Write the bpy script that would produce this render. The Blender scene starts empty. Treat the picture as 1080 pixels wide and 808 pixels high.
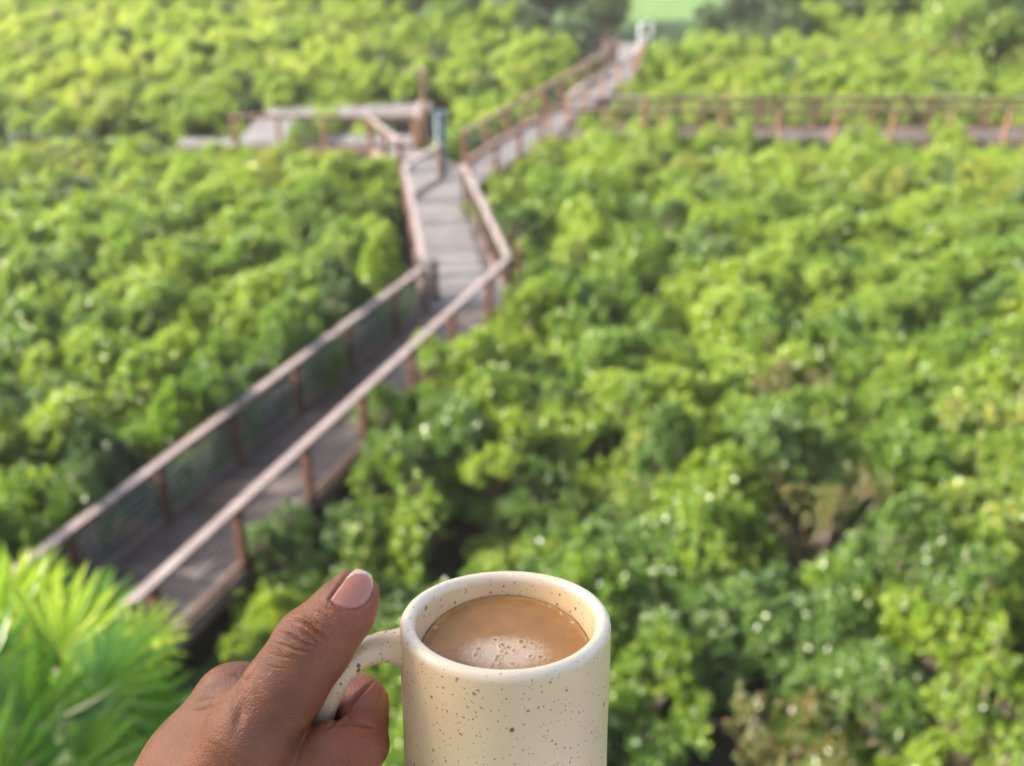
import bpy, bmesh, math, random
import numpy as np
from mathutils import Vector, Matrix

random.seed(7)
rng = np.random.default_rng(7)
scene = bpy.context.scene
col = scene.collection
R = math.radians
PI = math.pi

# ------------------------------------------------------------------ camera geometry
PITCH = R(28.8)
FPX = 1080.0
DZ = 1.4                      # boardwalk deck height above the swamp floor
CAM = Vector((0, 0, DZ + 9.5))
RX = np.array([1.0, 0, 0])
UP = np.array([0, math.sin(PITCH), math.cos(PITCH)])
FW = np.array([0, math.cos(PITCH), -math.sin(PITCH)])


def ray(px, py):
    return RX * ((px - 540) / FPX) + UP * ((404 - py) / FPX) + FW


def at(px, py, z):
    d = ray(px, py)
    t = (z - CAM.z) / d[2]
    return np.array(CAM) + d * t


def atd(px, py, depth):
    return np.array(CAM) + ray(px, py) * depth


def project(P):
    q = np.asarray(P) - np.array(CAM)
    d = q @ FW
    return 540 + FPX * (q @ RX) / d, 404 - FPX * (q @ UP) / d, d


# ------------------------------------------------------------------ object helpers
def link(o, parent=None):
    col.objects.link(o)
    if parent is not None:
        o.parent = parent
    return o


def tag(o, label=None, cat=None, group=None, kind=None):
    if label:
        o['label'] = label
    if cat:
        o['category'] = cat
    if group:
        o['group'] = group
    if kind:
        o['kind'] = kind
    return o


def empty(name, loc=(0, 0, 0), rz=0.0, **kw):
    o = bpy.data.objects.new(name, None)
    o.empty_display_size = 0.2
    o.location = loc
    o.rotation_euler = (0, 0, rz)
    link(o)
    return tag(o, **kw)


def obj_from(name, verts, faces, mat, parent=None, smooth=False):
    me = bpy.data.meshes.new(name)
    me.from_pydata([tuple(v) for v in verts], [], faces)
    me.update()
    if smooth:
        me.polygons.foreach_set('use_smooth', [True] * len(me.polygons))
    if mat is not None:
        for m in (mat if isinstance(mat, (list, tuple)) else [mat]):
            me.materials.append(m)
    return link(bpy.data.objects.new(name, me), parent)


def obj_np(name, V, F, mat, parent=None, smooth=False):
    """fast build: V (n,3), F (m,4) or (m,3)"""
    me = bpy.data.meshes.new(name)
    k = F.shape[1]
    me.vertices.add(len(V))
    me.vertices.foreach_set('co', np.ascontiguousarray(V, dtype=np.float32).ravel())
    me.loops.add(F.size)
    me.loops.foreach_set('vertex_index', np.ascontiguousarray(F, dtype=np.int32).ravel())
    me.polygons.add(len(F))
    me.polygons.foreach_set('loop_start', np.arange(0, F.size, k, dtype=np.int32))
    me.polygons.foreach_set('use_smooth', np.full(len(F), smooth))
    me.update(calc_edges=True)
    if mat is not None:
        me.materials.append(mat)
    return link(bpy.data.objects.new(name, me), parent)


class MB:
    """collects boxes, bars and tubes into one mesh"""

    def __init__(self):
        self.v = []
        self.f = []

    def bar(self, a, b, w, h, up=(0, 0, 1), bev=0.0):
        a = Vector(a); b = Vector(b)
        d = (b - a).normalized()
        upv = Vector(up)
        s = d.cross(upv)
        if s.length < 1e-5:
            s = d.cross(Vector((0, 1, 0)))
        s.normalize()
        u = s.cross(d).normalized()
        bev = bev or min(w, h) * 0.12
        x, y = w / 2, h / 2
        ring = [(-x + bev, -y), (x - bev, -y), (x, -y + bev), (x, y - bev), (x - bev, y), (-x + bev, y), (-x, y - bev), (-x, -y + bev)]
        n0 = len(self.v)
        for c in (a, b):
            for p, q in ring:
                self.v.append(c + s * p + u * q)
        k = 8
        for i in range(k):
            j = (i + 1) % k
            self.f.append((n0 + i, n0 + j, n0 + k + j, n0 + k + i))
        self.f.append(tuple(n0 + i for i in reversed(range(k))))
        self.f.append(tuple(n0 + k + i for i in range(k)))
        return self

    def box(self, c, sx, sy, sz, rz=0.0, bev=0.0):
        c = Vector(c)
        d = Vector((math.cos(rz), math.sin(rz), 0))
        return self.bar(c - d * sx / 2, c + d * sx / 2, sy, sz, bev=bev)

    def tube(self, pts, radii, n=8, cap=True):
        pts = [Vector(p) for p in pts]
        if not hasattr(radii, '__len__'):
            radii = [radii] * len(pts)
        n0 = len(self.v)
        prev = None
        for i, p in enumerate(pts):
            t = (pts[min(i + 1, len(pts) - 1)] - pts[max(i - 1, 0)]).normalized()
            if prev is None:
                s = t.cross(Vector((0, 0, 1)))
                if s.length < 0.05:
                    s = t.cross(Vector((0, 1, 0)))
            else:
                s = prev - t * prev.dot(t)
            s.normalize(); prev = s
            u = t.cross(s)
            for k in range(n):
                a = 2 * PI * k / n
                self.v.append(p + (s * math.cos(a) + u * math.sin(a)) * radii[i])
        for i in range(len(pts) - 1):
            for k in range(n):
                j = (k + 1) % n
                a = n0 + i * n
                self.f.append((a + k, a + j, a + n + j, a + n + k))
        if cap:
            self.f.append(tuple(n0 + k for k in reversed(range(n))))
            e = n0 + (len(pts) - 1) * n
            self.f.append(tuple(e + k for k in range(n)))
        return self

    def build(self, name, mat, parent=None, smooth=False):
        return obj_from(name, self.v, self.f, mat, parent, smooth)


# ------------------------------------------------------------------ materials
def new_mat(name):
    m = bpy.data.materials.new(name)
    m.use_nodes = True
    nt = m.node_tree
    nt.nodes.clear()
    out = nt.nodes.new('ShaderNodeOutputMaterial')
    return m, nt, out


def N(nt, t, **kw):
    n = nt.nodes.new(t)
    for k, v in kw.items():
        if k in n.inputs:
            n.inputs[k].default_value = v
        else:
            setattr(n, k, v)
    return n


def ramp(nt, fac, stops, interp='LINEAR'):
    n = nt.nodes.new('ShaderNodeValToRGB')
    cr = n.color_ramp
    cr.interpolation = interp
    while len(cr.elements) < len(stops):
        cr.elements.new(0.5)
    for e, (p, c) in zip(cr.elements, stops):
        e.position = p
        e.color = c if len(c) == 4 else (*c, 1)
    nt.links.new(fac, n.inputs['Fac'])
    return n.outputs['Color']


def mix(nt, fac, a, b, mode='MIX'):
    n = nt.nodes.new('ShaderNodeMix')
    n.data_type = 'RGBA'
    n.blend_type = mode
    for sock, val in ((n.inputs[0], fac), (n.inputs[6], a), (n.inputs[7], b)):
        if hasattr(val, 'is_linked'):
            nt.links.new(val, sock)
        else:
            sock.default_value = val if not isinstance(val, tuple) or len(val) == 4 else (*val, 1)
    return n.outputs[2]


def math_n(nt, op, a, b=0.0, clamp=False):
    n = nt.nodes.new('ShaderNodeMath')
    n.operation = op
    n.use_clamp = clamp
    for sock, val in ((n.inputs[0], a), (n.inputs[1], b)):
        if hasattr(val, 'is_linked'):
            nt.links.new(val, sock)
        else:
            sock.default_value = val
    return n.outputs[0]


def leaf_mat(name, stops, trans=0.42, gain=1.6, rough=0.30, spec=0.6, spread=0.5):
    """leaf colours vary per leaf and per plant; thin leaves let light through"""
    m, nt, out = new_mat(name)
    L = nt.links.new
    geo = N(nt, 'ShaderNodeNewGeometry')
    oi = N(nt, 'ShaderNodeObjectInfo')
    fac = math_n(nt, 'ADD', math_n(nt, 'MULTIPLY', geo.outputs['Random Per Island'], 1 - spread),
                 math_n(nt, 'MULTIPLY', oi.outputs['Random'], spread))
    c = ramp(nt, fac, stops)
    pb = N(nt, 'ShaderNodeBsdfPrincipled', Roughness=rough)
    pb.inputs['Specular IOR Level'].default_value = spec
    L(c, pb.inputs['Base Color'])
    tr = N(nt, 'ShaderNodeBsdfTranslucent')
    L(mix(nt, 1.0, c, (gain * 1.02, gain * 1.08, gain * 0.5), 'MULTIPLY'), tr.inputs['Color'])
    ms = N(nt, 'ShaderNodeMixShader', Fac=trans)
    L(pb.outputs[0], ms.inputs[1]); L(tr.outputs[0], ms.inputs[2])
    L(ms.outputs[0], out.inputs['Surface'])
    return m


def wood_mat(name, dark, mid, light, rough=0.65, scale=1.0, spec=0.3, along=None):
    m, nt, out = new_mat(name)
    L = nt.links.new
    tc = N(nt, 'ShaderNodeTexCoord')
    geo = N(nt, 'ShaderNodeNewGeometry')
    n1 = N(nt, 'ShaderNodeTexNoise', Scale=3.0 * scale, Detail=6.0, Roughness=0.6)
    L(tc.outputs['Object'], n1.inputs['Vector'])
    n2 = N(nt, 'ShaderNodeTexNoise', Scale=28.0 * scale, Detail=4.0, Roughness=0.7)
    L(tc.outputs['Object'], n2.inputs['Vector'])
    f = math_n(nt, 'ADD', math_n(nt, 'MULTIPLY', n1.outputs['Fac'], 0.45),
               math_n(nt, 'ADD', math_n(nt, 'MULTIPLY', n2.outputs['Fac'], 0.25),
                      math_n(nt, 'MULTIPLY', geo.outputs['Random Per Island'], 0.30)))
    c = ramp(nt, f, [(0.28, dark), (0.5, mid), (0.72, light)])
    pb = N(nt, 'ShaderNodeBsdfPrincipled', Roughness=rough)
    pb.inputs['Specular IOR Level'].default_value = spec
    L(c, pb.inputs['Base Color'])
    bp = N(nt, 'ShaderNodeBump', Strength=0.4, Distance=0.01)
    L(n2.outputs['Fac'], bp.inputs['Height'])
    L(bp.outputs[0], pb.inputs['Normal'])
    L(pb.outputs[0], out.inputs['Surface'])
    return m


def simple_mat(name, c1, c2, rough=0.6, scale=8.0, metallic=0.0, spec=0.4, bump=0.2, bdist=0.01):
    m, nt, out = new_mat(name)
    L = nt.links.new
    tc = N(nt, 'ShaderNodeTexCoord')
    n1 = N(nt, 'ShaderNodeTexNoise', Scale=scale, Detail=5.0, Roughness=0.6)
    L(tc.outputs['Object'], n1.inputs['Vector'])
    pb = N(nt, 'ShaderNodeBsdfPrincipled', Roughness=rough, Metallic=metallic)
    pb.inputs['Specular IOR Level'].default_value = spec
    L(ramp(nt, n1.outputs['Fac'], [(0.35, c1), (0.65, c2)]), pb.inputs['Base Color'])
    if bump:
        bp = N(nt, 'ShaderNodeBump', Strength=bump, Distance=bdist)
        L(n1.outputs['Fac'], bp.inputs['Height'])
        L(bp.outputs[0], pb.inputs['Normal'])
    L(pb.outputs[0], out.inputs['Surface'])
    return m


M = {}
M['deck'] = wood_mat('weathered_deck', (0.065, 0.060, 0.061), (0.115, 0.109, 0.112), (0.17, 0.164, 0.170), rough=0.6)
M['shadedeck'] = wood_mat('shade_toned_deck', (0.034, 0.024, 0.020), (0.066, 0.051, 0.045), (0.115, 0.098, 0.092), rough=0.55)  # deck wood again, darkened and browned so shade lies in the colour
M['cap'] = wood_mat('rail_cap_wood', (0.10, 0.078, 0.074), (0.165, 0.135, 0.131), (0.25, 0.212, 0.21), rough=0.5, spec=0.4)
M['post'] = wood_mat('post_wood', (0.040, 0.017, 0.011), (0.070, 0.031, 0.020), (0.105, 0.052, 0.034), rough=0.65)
M['sunlitpost'] = wood_mat('sunlit_tone_post_wood', (0.13, 0.070, 0.040), (0.20, 0.115, 0.068), (0.28, 0.168, 0.105), rough=0.65)  # post wood lightened, sunshine put into its colour
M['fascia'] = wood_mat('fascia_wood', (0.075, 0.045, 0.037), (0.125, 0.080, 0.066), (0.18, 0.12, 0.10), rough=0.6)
M['cable'] = simple_mat('steel_cable', (0.20, 0.21, 0.215), (0.28, 0.285, 0.29), rough=0.45, metallic=0.5, bump=0)
M['nearcable'] = simple_mat('brightened_cable', (0.42, 0.44, 0.45), (0.52, 0.53, 0.54), rough=0.4, metallic=0.3, bump=0)  # steel cable lightened against the bush shade it hangs in
M['mud'] = simple_mat('swamp_mud', (0.016, 0.017, 0.011), (0.045, 0.04, 0.026), rough=0.6, scale=1.6, bump=0.8, bdist=0.1)
M['lawn'] = simple_mat('lawn_grass', (0.038, 0.085, 0.020), (0.085, 0.155, 0.036), rough=0.8, scale=1.3, bump=0.5, bdist=0.05)
M['bark'] = simple_mat('bark', (0.09, 0.07, 0.055), (0.20, 0.17, 0.14), rough=0.85, scale=14, bump=0.6)
M['palebark'] = simple_mat('pale_bark', (0.20, 0.15, 0.12), (0.36, 0.29, 0.24), rough=0.85, scale=18, bump=0.6)
M['white'] = simple_mat('white_paint', (0.72, 0.73, 0.75), (0.8, 0.8, 0.82), rough=0.5, bump=0)
M['cream'] = simple_mat('cream_render', (0.70, 0.62, 0.50), (0.76, 0.68, 0.56), rough=0.9, scale=2.0, bump=0.1)
M['roof'] = simple_mat('roof_shingle', (0.16, 0.16, 0.17), (0.25, 0.25, 0.27), rough=0.8, scale=6)
M['glass'] = simple_mat('window_glass', (0.02, 0.03, 0.035), (0.03, 0.04, 0.05), rough=0.08, bump=0)
M['bluegrey'] = simple_mat('bluegrey_panel', (0.075, 0.12, 0.165), (0.115, 0.17, 0.22), rough=0.5, scale=10)

G = leaf_mat('mangrove_leaf', [(0.08, (0.038, 0.094, 0.015)), (0.36, (0.077, 0.158, 0.018)), (0.60, (0.128, 0.216, 0.020)),
                               (0.80, (0.187, 0.264, 0.026)), (0.95, (0.273, 0.315, 0.041))], trans=0.42, spread=0.2)
GL = leaf_mat('lime_leaf', [(0.15, (0.101, 0.183, 0.018)), (0.5, (0.170, 0.256, 0.024)), (0.9, (0.273, 0.323, 0.036))], trans=0.45, spread=0.2)
GB = leaf_mat('bluish_and_shade_leaf', [(0.15, (0.035, 0.086, 0.017)), (0.5, (0.062, 0.133, 0.024)), (0.9, (0.128, 0.190, 0.030))], trans=0.33, spec=0.6, spread=0.2)
GY = leaf_mat('yellowing_leaf', [(0.10, (0.076, 0.139, 0.022)), (0.45, (0.141, 0.213, 0.030)), (0.84, (0.217, 0.267, 0.040)), (0.93, (0.477, 0.307, 0.044))], trans=0.4, spread=0.1)
GR = leaf_mat('rusty_leaf', [(0.10, (0.05, 0.10, 0.018)), (0.5, (0.10, 0.14, 0.026)), (0.72, (0.13, 0.085, 0.03)), (0.86, (0.15, 0.05, 0.025)), (0.95, (0.20, 0.18, 0.05))], trans=0.3, spread=0.1)
GD = leaf_mat('dark_tree_and_shade_leaf', [(0.1, (0.013, 0.036, 0.010)), (0.5, (0.029, 0.068, 0.014)), (0.9, (0.060, 0.112, 0.021))], trans=0.25)
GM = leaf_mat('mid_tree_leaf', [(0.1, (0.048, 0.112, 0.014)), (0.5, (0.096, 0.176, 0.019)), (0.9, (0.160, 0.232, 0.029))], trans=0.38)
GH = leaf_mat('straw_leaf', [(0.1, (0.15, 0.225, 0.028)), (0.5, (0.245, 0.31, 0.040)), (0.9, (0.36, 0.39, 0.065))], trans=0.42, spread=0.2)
GP = leaf_mat('palm_leaf', [(0.1, (0.070, 0.169, 0.033)), (0.5, (0.112, 0.236, 0.040)), (0.9, (0.176, 0.297, 0.047))], trans=0.42, rough=0.34, spread=0.2)
GPY = leaf_mat('pale_palm_leaf', [(0.1, (0.186, 0.287, 0.042)), (0.5, (0.269, 0.359, 0.047)), (0.9, (0.372, 0.431, 0.084))], trans=0.5, rough=0.34, spread=0.2)

# ------------------------------------------------------------------ ground
def sheet(name, pts, z, mat):
    o = obj_from(name, [(x, y, z) for x, y in pts], [tuple(range(len(pts)))], mat)
    tag(o, kind='structure')
    return o

sheet('ground', [(-900, -300), (900, -300), (900, 1500), (-900, 1500)], 0.0, M['mud'])
# a lawn beyond the end of the boardwalk
sheet('lawn', [(5.6, 48.2), (8.4, 48.2), (9.6, 54), (16, 66), (60, 72), (60, 110), (-60, 110), (-60, 72), (5.2, 66)], 0.012, M['lawn'])

# ------------------------------------------------------------------ boardwalk
def V2(p):
    return Vector((p[0], p[1], 0))


def deck_run(Lp, Rp, label, board=0.14, fascia=True, mat='deck'):
    """boards laid across between two edge polylines (same number of points)"""
    c = (V2(Lp[0]) + V2(Rp[0])) / 2
    root = empty('boardwalk', (c.x, c.y, 0), label=label, cat='boardwalk')
    off = -Vector((c.x, c.y, 0))
    b = MB()
    fa = MB()
    st = MB()
    piles = []
    for i in range(len(Lp) - 1):
        l0, l1, r0, r1 = V2(Lp[i]), V2(Lp[i + 1]), V2(Rp[i]), V2(Rp[i + 1])
        n = max(1, int(((l1 - l0).length + (r1 - r0).length) / 2 / board))
        for k in range(n):
            t = (k + 0.5) / n
            a = l0.lerp(l1, t); e = r0.lerp(r1, t)
            w = (l1 - l0).length / n
            w = (w + (r1 - r0).length / n) / 2 - 0.008
            zz = DZ - 0.019 + random.uniform(-0.002, 0.002)
            b.bar(a + off + Vector((0, 0, zz)), e + off + Vector((0, 0, zz)), w, 0.038)
        for p0, p1, sgn in ((l0, l1, 1), (r0, r1, -1)):
            side = (e - a).normalized() * sgn
            q = -side * 0.024
            fa.bar(p0 + off + q + Vector((0, 0, DZ - 0.145)), p1 + off + q + Vector((0, 0, DZ - 0.145)), 0.04, 0.28)
            for f in (0.18, 0.5):
                s2 = (r0 - l0) * f * sgn
                st.bar(p0 + s2 + off + Vector((0, 0, DZ - 0.175)), p1 + s2 + off + Vector((0, 0, DZ - 0.175)), 0.05, 0.24)
            m = max(1, round((p1 - p0).length / 2.4))
            for k in range(m + 1):
                p = p0.lerp(p1, k / m) + side * 0.16 + off
                piles.append(MB().tube([(p.x, p.y, -0.3), (p.x, p.y, DZ - 0.30)], 0.11, 10))
    b.build('deck', M[mat], root)
    if fascia:
        fa.build('fascia', M['fascia'], root)
    st.build('stringer', M['fascia'], root)
    for pl in piles[:90]:
        pl.build('support_pile', M['bark'], root)
    return root


def railing(pts, label, spacing=1.79, cap_w=0.15, h=1.07, post_mat='post', n_cables=7, cap_mat='cap', phase=None, toe=True, z0=DZ, cable_r=0.003, cable_mat='cable'):
    p = [V2(q) for q in pts]
    root = empty('railing', (p[0].x, p[0].y, z0), label=label, cat='railing')
    off = -p[0]
    cap = MB(); sub = MB()
    cables = [MB() for _ in range(n_cables)]
    tb = MB()
    spots = []
    for i in range(len(p) - 1):
        a, b = p[i] + off, p[i + 1] + off
        d = (b - a).normalized()
        ln = (b - a).length
        e0 = cap_w / 2 * 0.6 if i > 0 else 0.06
        e1 = cap_w / 2 * 0.6 if i < len(p) - 2 else 0.06
        zc = h - 0.019 + 0.002 * (i % 2)
        cap.bar(a - d * e0 + Vector((0, 0, zc)), b + d * e1 + Vector((0, 0, zc)), cap_w, 0.038)
        sub.bar(a + Vector((0, 0, h - 0.085 + 0.002 * (i % 2))), b + Vector((0, 0, h - 0.085 + 0.002 * (i % 2))), 0.04, 0.09)
        for k in range(n_cables):
            z = 0.14 + k * (h - 0.28) / max(1, n_cables - 1)
            cables[k].tube([a + Vector((0, 0, z)), b + Vector((0, 0, z))], cable_r, 6)
        if toe:
            tb.bar(a + Vector((0, 0, 0.07)), b + Vector((0, 0, 0.07)), 0.04, 0.09)
        n = max(1, round(ln / spacing))
        for k in range(n + (1 if i == len(p) - 2 else 0)):
            if phase and i == 0:
                t = phase + k * spacing
                if t > ln - 0.2:
                    if i < len(p) - 2:
                        continue
                q = a + d * t
            else:
                q = a + d * ln * k / n
            spots.append((q, math.atan2(d.y, d.x)))
    cap.build('cap_rail', M[cap_mat], root)
    sub.build('top_rail', M['fascia'], root)
    for c in cables:
        c.build('cable', M[cable_mat], root)
    if toe:
        tb.build('toe_board', M['fascia'], root)
    pm = None
    for q, rz in spots:
        if pm is None:
            m = MB().bar((0, 0, -0.28), (0, 0, h - 0.040), 0.125, 0.125, up=(1, 0, 0), bev=0.006)
            po = m.build('post', M[post_mat], root)
            pm = po.data
        else:
            po = link(bpy.data.objects.new('post', pm), root)
        po.location = q
        po.rotation_euler = (0, 0, rz)
    return root


# section 1 (diagonal, near), section 2 (short, middle), junction, far section
L1 = [(-8.43, 5.72), (-1.90, 20.62)]
R1 = [(-6.66, 4.95), (-0.08, 21.10)]
L2 = [(-1.90, 20.62), (-3.0, 28.2)]
R2 = [(-0.08, 21.10), (-1.35, 28.2)]
deck_run(L1, R1, 'near diagonal run of grey boardwalk rising from lower left to the bend', mat='shadedeck')
deck_run(L2, R2, 'short middle run of boardwalk between the bend and the blue-grey post')
deck_run([(-3.0, 28.2), (-3.4, 30.6), (-1.52, 31.5), (1.2, 37.6), (3.8, 43.8), (4.7, 47.5), (5.1, 51.6)],
         [(-1.35, 28.2), (-0.9, 29.6), (-0.1, 31.4), (2.5, 37.4), (5.1, 43.6), (5.9, 47.2), (6.4, 51.4)],
         'long far run of boardwalk from the junction up to the green lawn')
deck_run([(1.98, 35.85), (20.5, 35.85)][::1], [(1.25, 34.35), (20.5, 34.35)], 'side branch of boardwalk running right behind the bushes', mat='shadedeck')

railing(L1, 'left railing of the near boardwalk run with brown posts and thin cables', phase=0.62, cable_r=0.0045, cable_mat='nearcable')
railing(R1, 'right railing of the near boardwalk run, pale cap nearest the mug', phase=0.2)
railing([L2[0], (-3.0, 28.0), (-2.15, 30.0)], 'left railing of the short middle run, bending right at its far end')
railing([R2[0], (-1.35, 28.0)], 'right railing of the short middle run facing the bushes', spacing=1.5)
railing([(-1.50, 31.55), (1.2, 37.6), (3.8, 43.8), (4.7, 47.5)], 'left dark railing of the far boardwalk run', cap_w=0.13, cap_mat='fascia')
railing([(-1.2, 28.75), (0.95, 33.6)], 'short right railing of the far run between middle run and side branch', cap_mat='fascia')
railing([(4.6, 35.9), (1.98, 36.3), (2.65, 38.0), (5.05, 43.5), (5.85, 47.0)], 'right railing of the far run beyond the side branch, tan corner cap', cap_mat='cap', post_mat='sunlitpost', spacing=2.1)
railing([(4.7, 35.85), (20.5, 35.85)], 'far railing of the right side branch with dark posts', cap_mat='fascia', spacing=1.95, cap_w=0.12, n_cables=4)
railing([(1.25, 34.35), (20.5, 34.35)], 'near railing of the right side branch with sunlit tan posts', post_mat='sunlitpost', spacing=1.93, cap_mat='fascia', cap_w=0.11, toe=False, n_cables=4)

# viewing platform left of the junction: front and back strip joined at the left
deck_run([(-9.2, 34.7), (-3.3, 35.0)], [(-9.2, 33.45), (-3.1, 33.3)], 'front strip of the viewing platform left of the junction')
deck_run([(-9.1, 38.6), (-3.0, 39.6)], [(-9.1, 37.1), (-3.2, 38.0)], 'grey back strip of the viewing platform behind its railing')
deck_run([(-9.25, 34.72), (-9.25, 37.08)], [(-7.7, 34.72), (-7.7, 37.08)], 'left joining strip of the viewing platform')
deck_run([(-3.15, 30.8), (-4.6, 33.2)], [(-1.85, 31.6), (-2.9, 33.25)], 'short link of boardwalk from junction to the viewing platform')
deck_run([(-11.2, 34.6), (-9.32, 34.6)], [(-11.2, 33.7), (-9.32, 33.7)], 'small pale landing at the left end of the viewing platform')
railing([(-9.15, 33.5), (-3.2, 33.36)], 'front railing of the viewing platform facing the camera', spacing=1.45, cap_mat='fascia', post_mat='sunlitpost')
railing([(-3.1, 33.3), (-3.15, 35.4)], 'pinkish right end railing of the viewing platform', cap_mat='cap', post_mat='sunlitpost', spacing=1.3)
railing([(-3.4, 30.6), (-4.6, 33.2)], 'short angled railing on the link to the viewing platform', cap_mat='cap', spacing=1.4)

# taller end post with a knob cap at the back right of the platform
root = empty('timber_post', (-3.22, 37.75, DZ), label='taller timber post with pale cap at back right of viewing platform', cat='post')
MB().bar((0, 0, -0.3), (0, 0, 1.55), 0.14, 0.14, up=(1, 0, 0)).build('shaft', M['sunlitpost'], root)
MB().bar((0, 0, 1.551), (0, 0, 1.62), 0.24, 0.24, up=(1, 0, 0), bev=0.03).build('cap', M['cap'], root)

# blue-grey panel post at the junction
root = empty('sign_post', (-2.12, 30.35, DZ), rz=R(20), label='tall narrow blue-grey panel post standing at the boardwalk junction', cat='post')
MB().bar((0, 0, 0.0), (0, 0, 1.86), 0.24, 0.10, up=(0, 1, 0), bev=0.012).build('panel', M['bluegrey'], root)
mm = MB()
for s in (-1, 1):
    mm.bar((s * 0.125, -0.012, 0), (s * 0.125, -0.012, 1.9), 0.028, 0.115, up=(0, 1, 0))
mm.build('edge_frame', simple_mat('pale_blue_edge', (0.16, 0.22, 0.28), (0.22, 0.28, 0.34), bump=0), root)
MB().box((0, 0, 1.93), 0.36, 0.14, 0.05).build('top_cap', M['bluegrey'], root)
MB().box((0, 0, 0.012), 0.42, 0.24, 0.024).build('base_plate', M['bluegrey'], root)

# white hoop handrail where the boardwalk meets the lawn
hp = [(0, 0, 0), (0, 0, 0.95), (0.03, 0.05, 1.12), (0.15, 0.2, 1.18), (0.55, 0.75, 1.18), (0.66, 0.9, 1.10), (0.69, 0.95, 0.93), (0.69, 0.95, 0)]
root = empty('handrail_hoop', (6.0, 50.2, DZ - 0.05), label='white hoop handrail at the far end of the boardwalk', cat='handrail')
MB().tube(hp, 0.032, 10).build('hoop', M['white'], root, smooth=True)
MB().bar((0.0, 0, 0.55), (0.69, 0.95, 0.55), 0.035, 0.09).build('mid_rail', M['white'], root)

# ------------------------------------------------------------------ leaves
def leaves_mesh(P, A, Nn, Ln, Wd, fold=0.14):
    """P base, A axis, Nn normal; 6 verts and 2 folded quads per leaf"""
    A = A / np.linalg.norm(A, axis=1, keepdims=True)
    S = np.cross(A, Nn)
    S /= np.linalg.norm(S, axis=1, keepdims=True) + 1e-9
    Nn = np.cross(S, A)
    L = Ln[:, None]; W = Wd[:, None]
    v0 = P
    v1 = P + A * L * 0.35 + S * W * 0.5 + Nn * W * fold
    v2 = P + A * L * 0.74 + S * W * 0.40 + Nn * W * fold * 0.6 - Nn * L * 0.02
    v3 = P + A * L - Nn * L * 0.07
    v4 = P + A * L * 0.74 - S * W * 0.40 + Nn * W * fold * 0.6 - Nn * L * 0.02
    v5 = P + A * L * 0.35 - S * W * 0.5 + Nn * W * fold
    V = np.stack([v0, v1, v2, v3, v4, v5], 1).reshape(-1, 3)
    b = np.arange(len(P))[:, None] * 6
    F = np.concatenate([b + np.array([[0, 3, 2, 1]]), b + np.array([[0, 5, 4, 3]])], 0)
    return V, F


def unit(v):
    return v / (np.linalg.norm(v, axis=-1, keepdims=True) + 1e-9)


def rosettes(C, O, m, Ln, Wd, r, elev=(0.15, 0.85)):
    n = len(C)
    T = unit(np.cross(O, r.normal(size=(n, 3))))
    B = np.cross(O, T)
    ph = (np.arange(m)[None, :] * 2.39996 + r.uniform(0, 6.28, (n, 1)) + r.normal(0, 0.2, (n, m)))
    rad = T[:, None, :] * np.cos(ph)[..., None] + B[:, None, :] * np.sin(ph)[..., None]
    e = r.uniform(elev[0], elev[1], (n, m)) + np.linspace(-0.2, 0.35, m)[None, :]
    A = rad * np.cos(e)[..., None] + O[:, None, :] * np.sin(e)[..., None]
    Nn = O[:, None, :] * np.cos(e)[..., None] - rad * np.sin(e)[..., None]
    Nn = Nn + r.normal(0, 0.25, Nn.shape)
    P = C[:, None, :] + A * 0.008 + O[:, None, :] * np.linspace(-0.03, 0.015, m)[None, :, None] * (Ln / 0.09)
    P = P.reshape(-1, 3); A = A.reshape(-1, 3); Nn = Nn.reshape(-1, 3)
    ln = Ln * r.uniform(0.65, 1.15, len(P)); wd = Wd * r.uniform(0.75, 1.1, len(P))
    return P, A, Nn, ln, wd


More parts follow.
